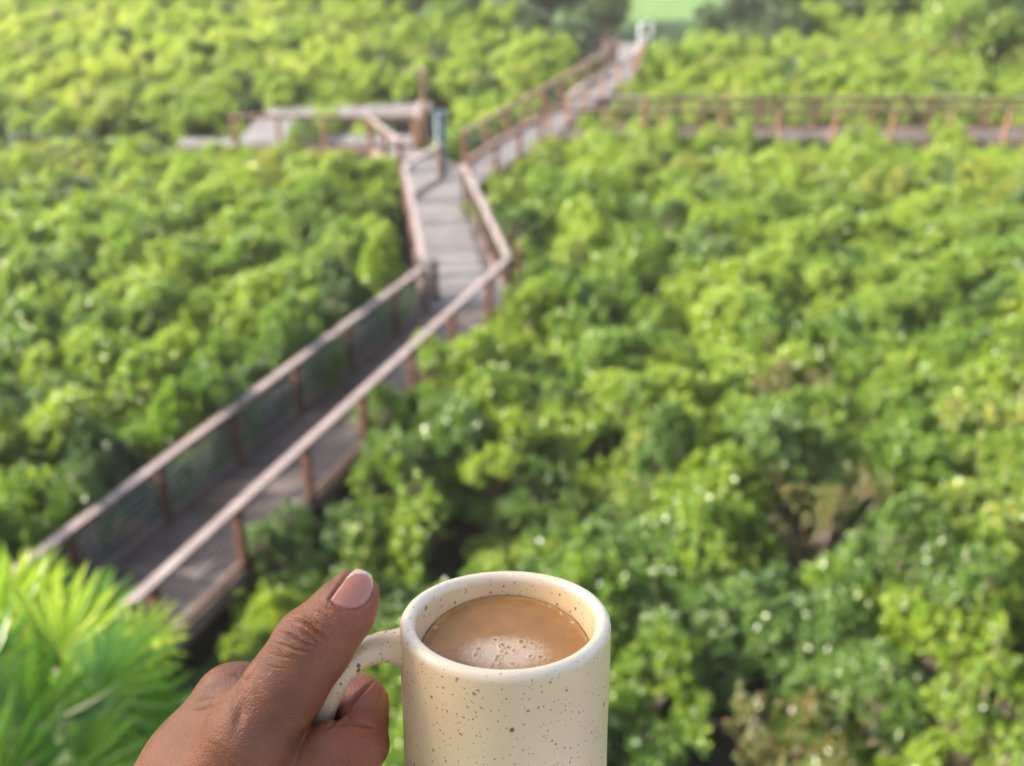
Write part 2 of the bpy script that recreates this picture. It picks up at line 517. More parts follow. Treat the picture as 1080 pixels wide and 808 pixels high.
def bush_variant(seed, height=2.2, rad=1.0, clumps=52, per=34, m=8, leaf=0.092, width=0.042, sparse=1.0):
    r = np.random.default_rng(seed)
    cc, cr = [], []
    lob = r.uniform(0, 6.28, 3)
    for i in range(clumps):
        th = i * 2.39996 + r.uniform(-0.6, 0.6)
        q = math.sqrt(r.uniform(0.02, 1.0))
        edge = 1 + 0.22 * math.sin(2 * th + lob[0]) + 0.16 * math.sin(3 * th + lob[1])
        rr = rad * 0.95 * q * edge
        top = height * (0.86 - 0.15 * q ** 3 + 0.10 * math.sin(3.1 * rr * math.cos(th) + lob[1]) + 0.08 * math.sin(4.3 * rr * math.sin(th) + lob[2]))
        z = top - height * abs(r.normal(0, 0.10)) - height * 0.05
        cc.append((rr * math.cos(th), rr * math.sin(th), z))
        cr.append(r.uniform(0.09, 0.22) * rad)
    cc = np.array(cc); cr = np.array(cr)
    C, O = [], []
    for c, q in zip(cc, cr):
        n = 3 + int(per * 0.8 * (q / 0.24) ** 1.7 * sparse * r.uniform(0.8, 1.2))
        d = unit(r.normal(size=(n * 3, 3)) + np.array([0, 0, 0.55]))
        d = d[d[:, 2] > -0.35][:n]
        shell = r.uniform(0.55, 1.08, (len(d), 1))
        C.append(c + d * q * shell * np.array([1, 1, 0.9]))
        O.append(unit(d + np.array([0, 0, 0.75]) + r.normal(0, 0.28, d.shape)))
    # an uneven layer of single sprays between the clumps, so that the crown does not read as balls
    n = int(230 * sparse)
    th = r.uniform(0, 6.283, n); q = np.sqrt(r.uniform(0, 1, n))
    rr = rad * 1.02 * q * (1 + 0.22 * np.sin(2 * th + lob[0]) + 0.16 * np.sin(3 * th + lob[1]))
    top = height * (0.84 - 0.17 * q ** 3 + 0.10 * np.sin(3.1 * rr * np.cos(th) + lob[1]) + 0.08 * np.sin(4.3 * rr * np.sin(th) + lob[2]))
    z = top + 0.07 - r.exponential(0.15, n)
    C.append(np.stack([rr * np.cos(th), rr * np.sin(th), z], 1))
    O.append(unit(np.stack([np.cos(th) * q * 0.5, np.sin(th) * q * 0.5, np.full(n, 0.9)], 1) + r.normal(0, 0.35, (n, 3))))
    layer = C[-1]
    # young upright shoots standing above the crown
    for k in range(int(16 * sparse)):
        b0 = layer[r.integers(0, n)] + np.array([0, 0, 0.05])
        ax = unit(np.array([r.normal(0, 0.25), r.normal(0, 0.25), 1.0]))
        for h in (0.0, 0.07, 0.14, 0.20)[:r.integers(2, 5)]:
            C.append((b0 + ax * h)[None]); O.append(ax[None])
    C = np.concatenate(C); O = np.concatenate(O)
    P, A, Nn, ln, wd = rosettes(C, O, m, leaf, width, r)
    V, F = leaves_mesh(P, A, Nn, ln, wd)
    # branches: from the foot up to each clump, then twigs to some rosettes
    b = MB()
    for c, q in zip(cc, cr):
        s = Vector((r.normal(0, 0.08), r.normal(0, 0.08), -0.1))
        e = Vector(c)
        mid = s.lerp(e, 0.5) + Vector((r.normal(0, 0.10), r.normal(0, 0.10), 0.05))
        b.tube([s, mid, e], [0.026, 0.018, 0.010], 5, cap=False)
    sel = r.choice(len(C), min(len(C), 70), replace=False)
    for i in sel:
        j = int(np.argmin(((cc - C[i]) ** 2).sum(1)))
        b.tube([Vector(cc[j]), Vector(C[i])], [0.008, 0.004], 4, cap=False)
    return V, F, b


def mesh_only(name, V, F, mat):
    o = obj_np(name, V, F, mat)
    me = o.data
    bpy.data.objects.remove(o)
    return me


def mb_mesh(name, b, mat):
    o = b.build(name, mat)
    me = o.data
    bpy.data.objects.remove(o)
    return me


NV = 8
fol, stems = [], []
for i in range(NV):
    V, F, b = bush_variant(100 + i, height=2.15 + 0.25 * math.sin(i * 2.1), rad=1.0, clumps=46 + 4 * (i % 4),
                           leaf=[0.100, 0.090, 0.108, 0.096][i % 4], width=[0.046, 0.044, 0.050, 0.042][i % 4])
    fol.append((V, F)); stems.append(mb_mesh('stem', b, M['palebark']))
VS, FS, bS = bush_variant(333, height=2.4, rad=1.0, clumps=34, sparse=0.5)
stem_sparse = mb_mesh('stem', bS, M['palebark'])
FM = {}


def foliage_mesh(i, mat):
    k = (i, mat.name)
    if k not in FM:
        V, F = (VS, FS) if i == 'sparse' else fol[i]
        FM[k] = mesh_only('foliage', V, F, mat)
    return FM[k]


def place_bush(x, y, s, sz, i, mat, label, group, rz=None, cat='bush', name='mangrove_bush', lean=0.0):
    root = empty(name, (x, y, 0), random.uniform(0, 6.28) if rz is None else rz, label=label, cat=cat, group=group)
    root.rotation_euler = (random.uniform(-lean, lean), random.uniform(-lean, lean), root.rotation_euler.z)
    root.scale = (s, s, sz)
    link(bpy.data.objects.new('foliage', foliage_mesh(i, mat)), root)
    link(bpy.data.objects.new('stem', stem_sparse if i == 'sparse' else stems[i]), root)
    return root


# boardwalk centre lines with half widths, to keep plants out
SEG = []


def seg(a, b, w):
    SEG.append((np.array(a), np.array(b), w))


seg((-7.55, 5.33), (-0.99, 20.86), 0.92)
seg((-0.99, 20.86), (-2.2, 28.2), 0.85)
seg((-2.2, 28.2), (-2.2, 30.8), 0.9); seg((-1.6, 30.2), (1.9, 37.5), 0.8); seg((1.9, 37.5), (4.5, 43.7), 0.7); seg((4.5, 43.7), (5.8, 51.6), 0.7)
seg((1.5, 35.1), (20.5, 35.1), 0.75)
seg((-9.2, 34.1), (-3.2, 34.1), 0.65); seg((-9.1, 37.9), (-3.1, 38.8), 0.75); seg((-8.5, 34.7), (-8.5, 37.1), 0.8)
seg((-2.5, 31.2), (-3.7, 33.2), 0.7); seg((-11.2, 34.15), (-9.3, 34.15), 0.5); seg((-3.0, 33.0), (-3.0, 39.0), 0.2)


def dist_walk(x, y):
    best = 1e9
    p = np.array((x, y))
    for a, b, w in SEG:
        d = b - a
        t = min(1, max(0, float((p - a) @ d / (d @ d))))
        best = min(best, float(np.linalg.norm(p - a - d * t)) - w)
    return best


def side_of(x, y):
    # left (-1) or right (+1) of the boardwalk as the camera sees it
    ys = [5.3, 20.86, 28.2, 30.5, 37.5, 55, 80]
    xs = [-7.55, -0.99, -2.2, -1.6, 1.9, 8.2, 14]
    return 1 if x > np.interp(y, ys, xs) else -1


def in_view(x, y, margin=1.6, z=1.6):
    px, py, d = project((x, y, z))
    if d < 0.5:
        return False
    m = margin * FPX / d
    return -m < px < 1080 + m and py < 808 + m * 0.9 and py > -60


# ---- the bushes that stand out on the right, one by one
special = [
    # px, py (crown middle), scale, zscale, variant, material, label
    (985, 640, 0.85, 1.12, 2, GL, 'bright lime green bush standing out near the lower right corner'),
    (865, 520, 0.85, 0.95, 'sparse', GR, 'sparse rusty brown bush in the gap right of the mug'),
    (838, 400, 0.7, 0.9, 'sparse', GR, 'small reddish bush between green ones, up and right from the mug'),
    (1035, 545, 1.0, 1.0, 4, GY, 'bush with yellow leaves at the right edge above the lime green bush'),
    (1060, 440, 1.1, 1.05, 'sparse', GY, 'dry straw-coloured bush at the right edge'),
    (1045, 748, 0.8, 0.98, 'sparse', G, 'thin bush with bare grey branches in the lower right corner'),
    (845, 775, 0.65, 0.92, 'sparse', GR, 'half bare brownish bush at the bottom edge right of the mug'),
    (930, 700, 0.9, 0.82, 3, GB, 'dark blue-green bush just left of the lime green bush'),
    (700, 560, 1.0, 0.85, 6, GB, 'dark blue-green bush just up and right of the mug rim'),
    (840, 640, 0.9, 0.80, 1, GB, 'dark blue-green bush right of the mug below the rusty bush'),
    (680, 700, 0.9, 0.9, 0, G, 'green bush right beside the right side of the mug'),
    (270, 625, 0.62, 0.86, 5, GL, 'small bright green bush beside the deck edge above the thumb'),
    (300, 560, 0.62, 0.80, 7, GB, 'glossy dark bush hugging the near boardwalk above the thumb'),
    (322, 140, 0.75, 0.98, 3, G, 'tall green bush covering the middle of the viewing platform front'),
    (60, 470, 1.0, 0.85, 2, GB, 'dark shaded bush left of the near railing at the left edge'),
]
occ = []
for px, py, s, sz, i, mat, label in special:
    p = at(px, py, 1.7)
    occ.append((p[0], p[1], 1.0 * s))
    place_bush(p[0], p[1], s, sz, i, mat, label, None)

# ---- a close row along the near left railing: its shade falls on the deck
for k in range(20):
    t = -0.02 + k / 19 * 1.0
    px_ = L1[0][0] + (L1[1][0] - L1[0][0]) * t; py_ = L1[0][1] + (L1[1][1] - L1[0][1]) * t
    o = random.uniform(0.72, 0.86)
    bx, by = px_ - 0.916 * o, py_ + 0.401 * o
    if not in_view(bx, by):
        continue
    place_bush(bx, by, random.uniform(0.68, 0.78), random.uniform(1.22, 1.36), k % NV, [GB, GD, GB, G][k % 4],  # dark leaves put the row's shaded side into its colour
               'upright mangrove bush in the close row behind the near left railing', 'close row behind the near left railing', lean=0.05)
    occ.append((bx, by, 0.8))

# ---- jittered grid of bushes; the nearest in view are things, the rest one mass
cand = []
y = 6.0
row = 0
while y < 66:
    sp = 1.22 if y < 32 else 1.34
    hw = 0.62 * y + 12
    x = -hw + (row % 2) * sp * 0.5
    while x < hw:
        bx = x + random.uniform(-0.38, 0.38) * sp
        by = y + random.uniform(-0.38, 0.38) * sp
        x += sp
        dw = dist_walk(bx, by)
        if dw < (0.16 if (side_of(bx, by) > 0 and by > 12.5) else (1.2 if by < 20.3 and side_of(bx, by) < 0 else 0.5)) or not in_view(bx, by, 9.0):
            continue
        if by > 51.0 and (3.4 < bx - (by - 51) * 0.14 < 10):
            continue
        if bx > 2.5 and 36.4 < by < 37.2:
            continue
        qx, qy, _d = project((bx, by, 1.5))
        if (685 < qx < 835 and by > 46.5) or (555 < qx < 650 and by > 47.5) or (420 < qx < 640 and by > 53):
            continue
        if any((bx - ox) ** 2 + (by - oy) ** 2 < (r_ * 0.8) ** 2 for ox, oy, r_ in occ):
            continue
        cand.append((math.hypot(bx, by), bx, by, dw))
    y += sp * 0.88
    row += 1
cand.sort()


def bush_dims(bx, by, dw):
    sd = side_of(bx, by)
    s = random.uniform(0.78, 1.22)
    n = math.sin(bx * 0.9 + 1.3) * math.cos(by * 0.7) + 0.6 * math.sin(bx * 0.37 + by * 0.53)
    sz = 0.93 + 0.10 * n + random.uniform(-0.09, 0.10)
    if sd > 0 and by < 14.5:
        sz = 0.86 + 0.20 * n + random.uniform(-0.26, 0.18)
        s *= 0.84
    front_branch = 1.0 < bx < 22 and 30.5 < by < 34.2
    if front_branch:
        sz = 0.83 + random.uniform(-0.08, 0.12)
        s = min(s, 0.60 + 0.5 * dw)
    elif -12 < bx < -3.3 and 30.5 < by < 33.4:
        sz = 0.76 + random.uniform(-0.06, 0.08)
        s = min(s, 0.55 + 0.5 * dw)
    elif sd > 0 and by < 21 and dw < 2.0:
        k = min(1, max(0, (by - 11.0) / 4.0))
        sz = 0.54 + 0.45 * k + random.uniform(-0.05, 0.08)
        s = min(s, 0.66 + 0.35 * dw)
    elif sd < 0 and by < 20.5 and dw < 2.4:
        sz = 0.96 + random.uniform(-0.08, 0.10)
    elif dw < 0.95:
        s *= 0.60 + 0.25 * max(0, dw - 0.42)
        sz *= 0.74
    elif dw < 1.7:
        sz *= 0.84
        s *= 0.9
    if by > 36:
        sz *= 1.05 + 0.01 * (by - 36)
    return s, sz, sd


def region(bx, by, sd, mat):
    tone = {'mangrove_leaf': 'green', 'lime_leaf': 'yellow-green', 'bluish_and_shade_leaf': 'dark blue-green', 'yellowing_leaf': 'olive-yellow'}[mat.name]
    if sd < 0:
        if by < 14:
            w = 'thicket along the near left railing'
        elif by < 21:
            w = 'thicket left of the near boardwalk run'
        elif by < 29:
            w = 'thicket left of the boardwalk bend'
        else:
            w = 'thicket around the viewing platform'
    else:
        if by < 12.5:
            w = 'thicket just behind the mug, lowest in the picture'
        elif by < 17:
            w = 'thicket right of the near boardwalk run'
        elif by < 22:
            w = 'thicket right of the boardwalk bend'
        elif by < 29:
            w = 'thicket right of the short middle run'
        else:
            w = 'thicket in front of the right side branch'
    return f'leafy {tone} mangrove bush in the {w}', f'{tone} bushes of the {w}'


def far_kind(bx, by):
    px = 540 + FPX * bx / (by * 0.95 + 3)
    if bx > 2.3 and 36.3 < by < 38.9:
        return 5  # dark leaf kind stands in for the shaded gap behind the branch
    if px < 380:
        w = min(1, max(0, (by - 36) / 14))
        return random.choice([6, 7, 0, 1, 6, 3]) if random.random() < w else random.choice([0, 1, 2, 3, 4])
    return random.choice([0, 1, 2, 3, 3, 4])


MAXI = 286
used = 0
rest = []
for dd, bx, by, dw in cand:
    s, sz, sd = bush_dims(bx, by, dw)
    i = random.randrange(NV)
    if used < MAXI and in_view(bx, by):
        u = random.random()
        if sd > 0 and by < 14:
            mat = GB if u < 0.46 else (GY if u < 0.53 else (GL if u < 0.62 else G))  # more dark leaves here, standing in for shade over the lower right
        elif sd > 0:
            mat = GB if u < 0.08 else (GY if u < 0.11 else (GL if u < 0.42 else G))
        else:
            mat = GB if u < 0.08 else (GY if u < 0.10 else (GL if u < 0.38 else G))
        lab, grp = region(bx, by, sd, mat)
        place_bush(bx, by, s, sz, i, mat, lab, grp, lean=0.08)
        used += 1
    else:
        rest.append((bx, by, s * 1.05, sz, far_kind(bx, by)))

# ---- the far bushes: one object that repeats the foliage meshes on points
var_col = bpy.data.collections.new('foliage_kinds')
kinds = []
for i in range(NV):
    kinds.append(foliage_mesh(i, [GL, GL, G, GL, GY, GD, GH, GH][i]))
src = {}
for o in list(bpy.data.objects):
    if o.type == 'MESH' and o.data in kinds and o.data not in src:
        src[o.data] = o
order = []
for i, k in enumerate(kinds):
    if k not in src:
        bx, by, s0, z0, _ = rest.pop()
        rt = place_bush(bx, by, s0, z0, i, [GL, GL, G, GL, GY, GD, GH, GH][i], 'pale far bush in the scrub at the top of the picture', 'pale bushes at the top of the picture')
        src[k] = [c for c in rt.children if c.data == k][0]
    order.append(src[k])
for n_, o in enumerate(order):
    var_col.objects.link(o)


def scatter(name, pts, label, cat):
    me = bpy.data.meshes.new(name)
    me.from_pydata([(p[0], p[1], 0) for p in pts], [], [])
    for an, ty, vals in (('sc', 'FLOAT_VECTOR', [c for p in pts for c in (p[2], p[2], p[3])]),
                         ('ro', 'FLOAT_VECTOR', [c for p in pts for c in (0, 0, random.uniform(0, 6.28))])):
        a = me.attributes.new(an, ty, 'POINT')
        a.data.foreach_set('vector', vals)
    a = me.attributes.new('ix', 'INT', 'POINT')
    a.data.foreach_set('value', [p[4] for p in pts])
    o = link(bpy.data.objects.new(name, me))
    ng = bpy.data.node_groups.new(name + '_nodes', 'GeometryNodeTree')
    ng.interface.new_socket('Geometry', in_out='INPUT', socket_type='NodeSocketGeometry')
    ng.interface.new_socket('Geometry', in_out='OUTPUT', socket_type='NodeSocketGeometry')
    nin = ng.nodes.new('NodeGroupInput'); nout = ng.nodes.new('NodeGroupOutput')
    ci = ng.nodes.new('GeometryNodeCollectionInfo')
    ci.inputs['Collection'].default_value = var_col
    ci.inputs['Separate Children'].default_value = True
    ci.inputs['Reset Children'].default_value = True
    ip = ng.nodes.new('GeometryNodeInstanceOnPoints')
    ip.inputs['Pick Instance'].default_value = True
    L = ng.links.new

    def attr(nm, ty):
        n = ng.nodes.new('GeometryNodeInputNamedAttribute')
        n.data_type = ty
        n.inputs['Name'].default_value = nm
        return [s for s in n.outputs if s.enabled and s.name == 'Attribute'][0]
    L(nin.outputs[0], ip.inputs['Points'])
    L(ci.outputs[0], ip.inputs['Instance'])
    L(attr('ix', 'INT'), ip.inputs['Instance Index'])
    L(attr('ro', 'FLOAT_VECTOR'), ip.inputs['Rotation'])
    L(attr('sc', 'FLOAT_VECTOR'), ip.inputs['Scale'])
    L(ip.outputs[0], nout.inputs[0])
    md = o.modifiers.new('scatter', 'NODES')
    md.node_group = ng
    tag(o, label=label, cat=cat, kind='stuff')
    return o


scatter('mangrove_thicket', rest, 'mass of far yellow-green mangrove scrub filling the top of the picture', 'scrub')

# ------------------------------------------------------------------ trees at the back
def tree_meshes(seed, height, rad, clumps=26, per=55, leaf=0.24, width=0.11, low=0.25):
    r = np.random.default_rng(seed)
    cc = []
    for i in range(clumps):
        d = unit(r.normal(size=3) + np.array([0, 0, 0.25]))
        q = r.uniform(0.45, 1.0)
        cc.append((d[0] * rad * q, d[1] * rad * q, height * (low + (1 - low) * 0.5) + d[2] * height * (1 - low) * 0.46 * q))
    cc = np.array(cc)
    C, O = [], []
    for c in cc:
        q = r.uniform(0.26, 0.46) * rad
        d = unit(r.normal(size=(per, 3)) + np.array([0, 0, 0.3]))
        C.append(c + d * q * r.uniform(0.5, 1.1, (per, 1)))
        O.append(unit(d + np.array([0, 0, 0.5]) + r.normal(0, 0.3, d.shape)))
    C = np.concatenate(C); O = np.concatenate(O)
    V, F = leaves_mesh(*rosettes(C, O, 7, leaf, width, r))
    b = MB()
    tr = height * 0.028
    b.tube([(0, 0, -0.2), (0.05, 0.02, height * 0.3), (-0.05, 0.08, height * 0.6), (0, 0, height * 0.85)], [tr * 1.3, tr, tr * 0.7, tr * 0.3], 9)
    for c in cc[::2]:
        z0 = height * r.uniform(0.25, 0.6)
        b.tube([(0, 0, z0), Vector((c[0] * 0.5, c[1] * 0.5, (z0 + c[2]) / 2 + 0.2)), Vector(c)], [tr * 0.45, tr * 0.3, tr * 0.12], 6, cap=False)
    return V, F, b


TM = []
for sd, h, rd, lo in ((1, 7.0, 2.6, 0.2), (2, 6.0, 2.8, 0.15), (3, 8.0, 2.4, 0.3)):
    V, F, b = tree_meshes(sd, h, rd, low=lo)
    TM.append((V, F, mb_mesh('trunk', b, M['bark'])))
TFM = {}


def place_tree(x, y, s, k, mat, label, group=None, name='broadleaf_tree'):
    if (k, mat.name) not in TFM:
        TFM[(k, mat.name)] = mesh_only('crown', TM[k][0], TM[k][1], mat)
    root = empty(name, (x, y, 0), random.uniform(0, 6.28), label=label, cat='tree', group=group)
    root.scale = (s, s, s)
    link(bpy.data.objects.new('crown', TFM[(k, mat.name)]), root)
    link(bpy.data.objects.new('trunk', TM[k][2]), root)


# dark wood behind the left part (x about 420..640 px)
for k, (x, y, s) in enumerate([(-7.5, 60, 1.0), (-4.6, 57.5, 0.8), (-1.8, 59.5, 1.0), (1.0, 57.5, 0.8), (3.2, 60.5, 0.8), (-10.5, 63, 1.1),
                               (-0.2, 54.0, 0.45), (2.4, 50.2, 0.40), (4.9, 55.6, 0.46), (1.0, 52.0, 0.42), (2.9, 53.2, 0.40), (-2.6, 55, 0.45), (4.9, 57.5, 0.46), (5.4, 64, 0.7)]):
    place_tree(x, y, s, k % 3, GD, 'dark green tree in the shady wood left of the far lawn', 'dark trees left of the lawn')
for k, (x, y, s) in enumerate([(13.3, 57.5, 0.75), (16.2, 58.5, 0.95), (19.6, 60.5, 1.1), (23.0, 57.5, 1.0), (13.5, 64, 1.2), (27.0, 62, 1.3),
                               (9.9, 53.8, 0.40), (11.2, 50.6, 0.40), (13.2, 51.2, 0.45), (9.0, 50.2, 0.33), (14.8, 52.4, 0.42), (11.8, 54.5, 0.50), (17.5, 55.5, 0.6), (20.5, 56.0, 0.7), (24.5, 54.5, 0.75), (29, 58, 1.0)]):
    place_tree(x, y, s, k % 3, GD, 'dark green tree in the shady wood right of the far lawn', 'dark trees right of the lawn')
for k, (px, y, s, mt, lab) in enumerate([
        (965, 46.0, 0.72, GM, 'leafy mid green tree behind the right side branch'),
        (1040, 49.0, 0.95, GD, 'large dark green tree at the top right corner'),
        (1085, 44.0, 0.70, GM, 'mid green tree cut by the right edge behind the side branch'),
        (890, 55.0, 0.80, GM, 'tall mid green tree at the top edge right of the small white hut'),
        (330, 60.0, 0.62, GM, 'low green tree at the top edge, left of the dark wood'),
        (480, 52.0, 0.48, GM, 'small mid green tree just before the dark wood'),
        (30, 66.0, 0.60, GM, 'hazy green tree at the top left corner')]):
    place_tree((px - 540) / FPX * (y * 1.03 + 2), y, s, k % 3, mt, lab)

# ------------------------------------------------------------------ houses glimpsed at the back
def house(px, y, w, d, h, label, rz=0.0):
    x = (px - 540) / FPX * (y * 1.02 + 4)
    root = empty('house', (x, y, 0), rz, label=label, cat='house')
    w2, d2 = w / 2, d / 2
    MB().bar((-w2, 0, h / 2), (w2, 0, h / 2), d, h, bev=0.01).build('wall', M['white'], root)
    obj_from('roof', [(-w2 - .4, -d2 - .4, h + .002), (w2 + .4, -d2 - .4, h + .002), (w2 + .4, d2 + .4, h + .002), (-w2 - .4, d2 + .4, h + .002),
                      (-w2 - .4, 0, h + 1.5), (w2 + .4, 0, h + 1.5)],
             [(0, 1, 5, 4), (3, 4, 5, 2), (0, 4, 3), (1, 2, 5), (0, 3, 2, 1)], M['roof'], root)
    for k in (-0.28, 0.28):
        f = MB().bar((k * w, -d2 - 0.03, h * 0.42), (k * w, -d2 - 0.03, h * 0.80), 1.1, 0.05, up=(0, 1, 0)).build('window', M['white'], root)
        MB().bar((k * w, -d2 - 0.06, h * 0.44), (k * w, -d2 - 0.06, h * 0.78), 0.98, 0.014, up=(0, 1, 0)).build('pane', M['glass'], f)
    return root


house(672, 79, 5.0, 5, 2.9, 'pale house glimpsed beyond the lawn at the top edge')
house(822, 62.5, 1.6, 2.0, 2.2, 'small white hut glimpsed between the dark trees right of the lawn')

# ------------------------------------------------------------------ fan palm in the lower left
def fan_leaf(r, n=22, radius=0.5, droop=0.25, sweep=R(310)):
    """blade of a fan palm: folded segments round a hub, in the local XY plane, +X the leaf axis"""
    V, F = [], []
    for k in range(n):
        a = -sweep / 2 + sweep * (k + 0.5) / n
        ln = radius * (0.80 + 0.20 * math.cos(a * 0.5)) * r.uniform(0.93, 1.05)
        d = np.array([math.cos(a), math.sin(a), 0.0]); s = np.array([-math.sin(a), math.cos(a), 0.0])
        up = np.array([0, 0, 1.0])
        b0 = len(V)
        wmax = 0.052 * radius / 0.42
        dr = droop * r.uniform(0.5, 1.6)
        tw = r.uniform(-0.25, 0.25)
        for q, w in ((0.02, 0.10), (0.3, 0.62), (0.58, 1.0), (0.80, 0.62), (1.0, 0.04)):
            c = d * ln * q + up * (0.10 * q * radius - dr * radius * q ** 2.6) + s * tw * 0.06 * q * q
            ww = s * wmax * w * 0.5
            fold = up * wmax * w * 0.32
            V += [c + ww + fold, c - fold * 0.3, c - ww + fold]
        for j in range(4):
            o = b0 + j * 3
            F += [(o, o + 1, o + 4, o + 3), (o + 1, o + 2, o + 5, o + 4)]
    return V, F


def fan_palm(crown_c, leaves, label, ground=0.0):
    base = Vector((crown_c[0], crown_c[1], ground))
    root = empty('fan_palm', base, label=label, cat='palm')
    H = crown_c[2] - ground
    t = MB()
    n = 26
    t.tube([(0.10 * math.sin(k / n * 2.2) * (1 - k / n), 0.05 * math.sin(k / n * 3) * (1 - k / n), H * k / n - 0.05) for k in range(n + 1)],
           [0.085 - 0.02 * k / n + 0.004 * (k % 2) for k in range(n + 1)], 12)
    t.build('trunk', M['bark'], root, smooth=True)
    for hub, axis, nrm, rad, mat, dr, sd in leaves:
        r = np.random.default_rng(sd)
        hub = Vector(hub); ax = Vector(axis).normalized(); nz = Vector(nrm)
        nz = (nz - ax * nz.dot(ax)).normalized()
        sy = nz.cross(ax)
        Mx = Matrix((ax, sy, nz)).transposed()
        V, F = fan_leaf(r, radius=rad, droop=dr)
        V = [Mx @ Vector(v) + hub - base for v in V]
        fr = obj_from('frond', V, F, mat, root)
        c0 = Vector(crown_c) - base
        h0 = hub - base
        mid = c0.lerp(h0, 0.55) + Vector((0, 0, 0.06))
        MB().tube([c0, mid, h0], [0.013, 0.010, 0.008], 6).build('petiole', GP, fr)
    return root


PD = 4.2                                   # distance of the palm
crown = atd(30, 800, PD)
lv = []
specs = [  # hub px, py, depth, axis (px dx,dy, away), normal, radius, pale, droop
    (8, 668, 4.15, (-0.2, 1.0, 0.05), (0.15, 0.45, -1), 0.36, 1, 0.15),
    (62, 690, 4.05, (0.30, 1.0, 0.1), (0.1, 0.55, -1), 0.37, 1, 0.18),
    (104, 730, 3.9, (0.8, 0.7, 0.0), (-0.1, 0.8, -1), 0.36, 0, 0.25),
    (141, 757, 4.1, (0.7, 0.25, -0.1), (0.05, 0.3, -1), 0.30, 0, 0.2),
    (40, 765, 3.8, (0.15, 1.0, -0.2), (0.0, 0.6, -1), 0.38, 0, 0.2),
    (-25, 735, 3.9, (-0.6, 0.8, 0.0), (0.3, 0.5, -1), 0.38, 0, 0.25),
    (85, 815, 3.7, (0.6, 0.5, -0.3), (0.3, 0.7, -1), 0.36, 0, 0.3),
    (0, 830, 3.6, (-0.1, 0.8, -0.4), (-0.1, 0.9, -1), 0.38, 0, 0.3),
    (143, 690, 4.3, (0.75, 0.55, 0.1), (0.05, 0.9, -0.8), 0.27, 1, 0.15),
    (30, 640, 4.4, (0.05, 1.0, 0.2), (-0.3, 0.5, -1), 0.28, 1, 0.15),
    (-50, 660, 4.3, (-0.5, 1.0, 0.1), (0.3, 0.4, -1), 0.34, 0, 0.2),
    (160, 815, 4.1, (0.8, 0.3, 0.0), (0.2, 0.8, -0.9), 0.32, 0, 0.35),
    (95, 660, 4.45, (0.5, 0.9, 0.2), (0.2, 0.7, -0.9), 0.27, 0, 0.2),
    (70, 740, 4.3, (0.9, 0.3, 0.1), (0.3, 0.6, -1), 0.33, 0, 0.25),
]
for k, (px, py, dp, ax, nr, rad, pale, dr) in enumerate(specs):
    hub = atd(px, py, dp)
    axw = RX * ax[0] + UP * ax[1] + FW * ax[2]
    nw = RX * nr[0] + UP * nr[1] + FW * nr[2]
    lv.append((hub, axw, nw, rad, GPY if pale else GP, dr, 50 + k))
fan_palm(crown, lv, 'bright green fan palm with spiky leaves in the lower left corner')

# ------------------------------------------------------------------ mug
MUG_R = 0.0380
D0 = MUG_R * 1080 / 111.0
rimc = atd(533, 649.8, D0)
LEAN = R(12.2)
mug_mat = Matrix.Rotation(-LEAN, 4, 'X')
mug_mat.translation = Vector(rimc)
HM = 0.092


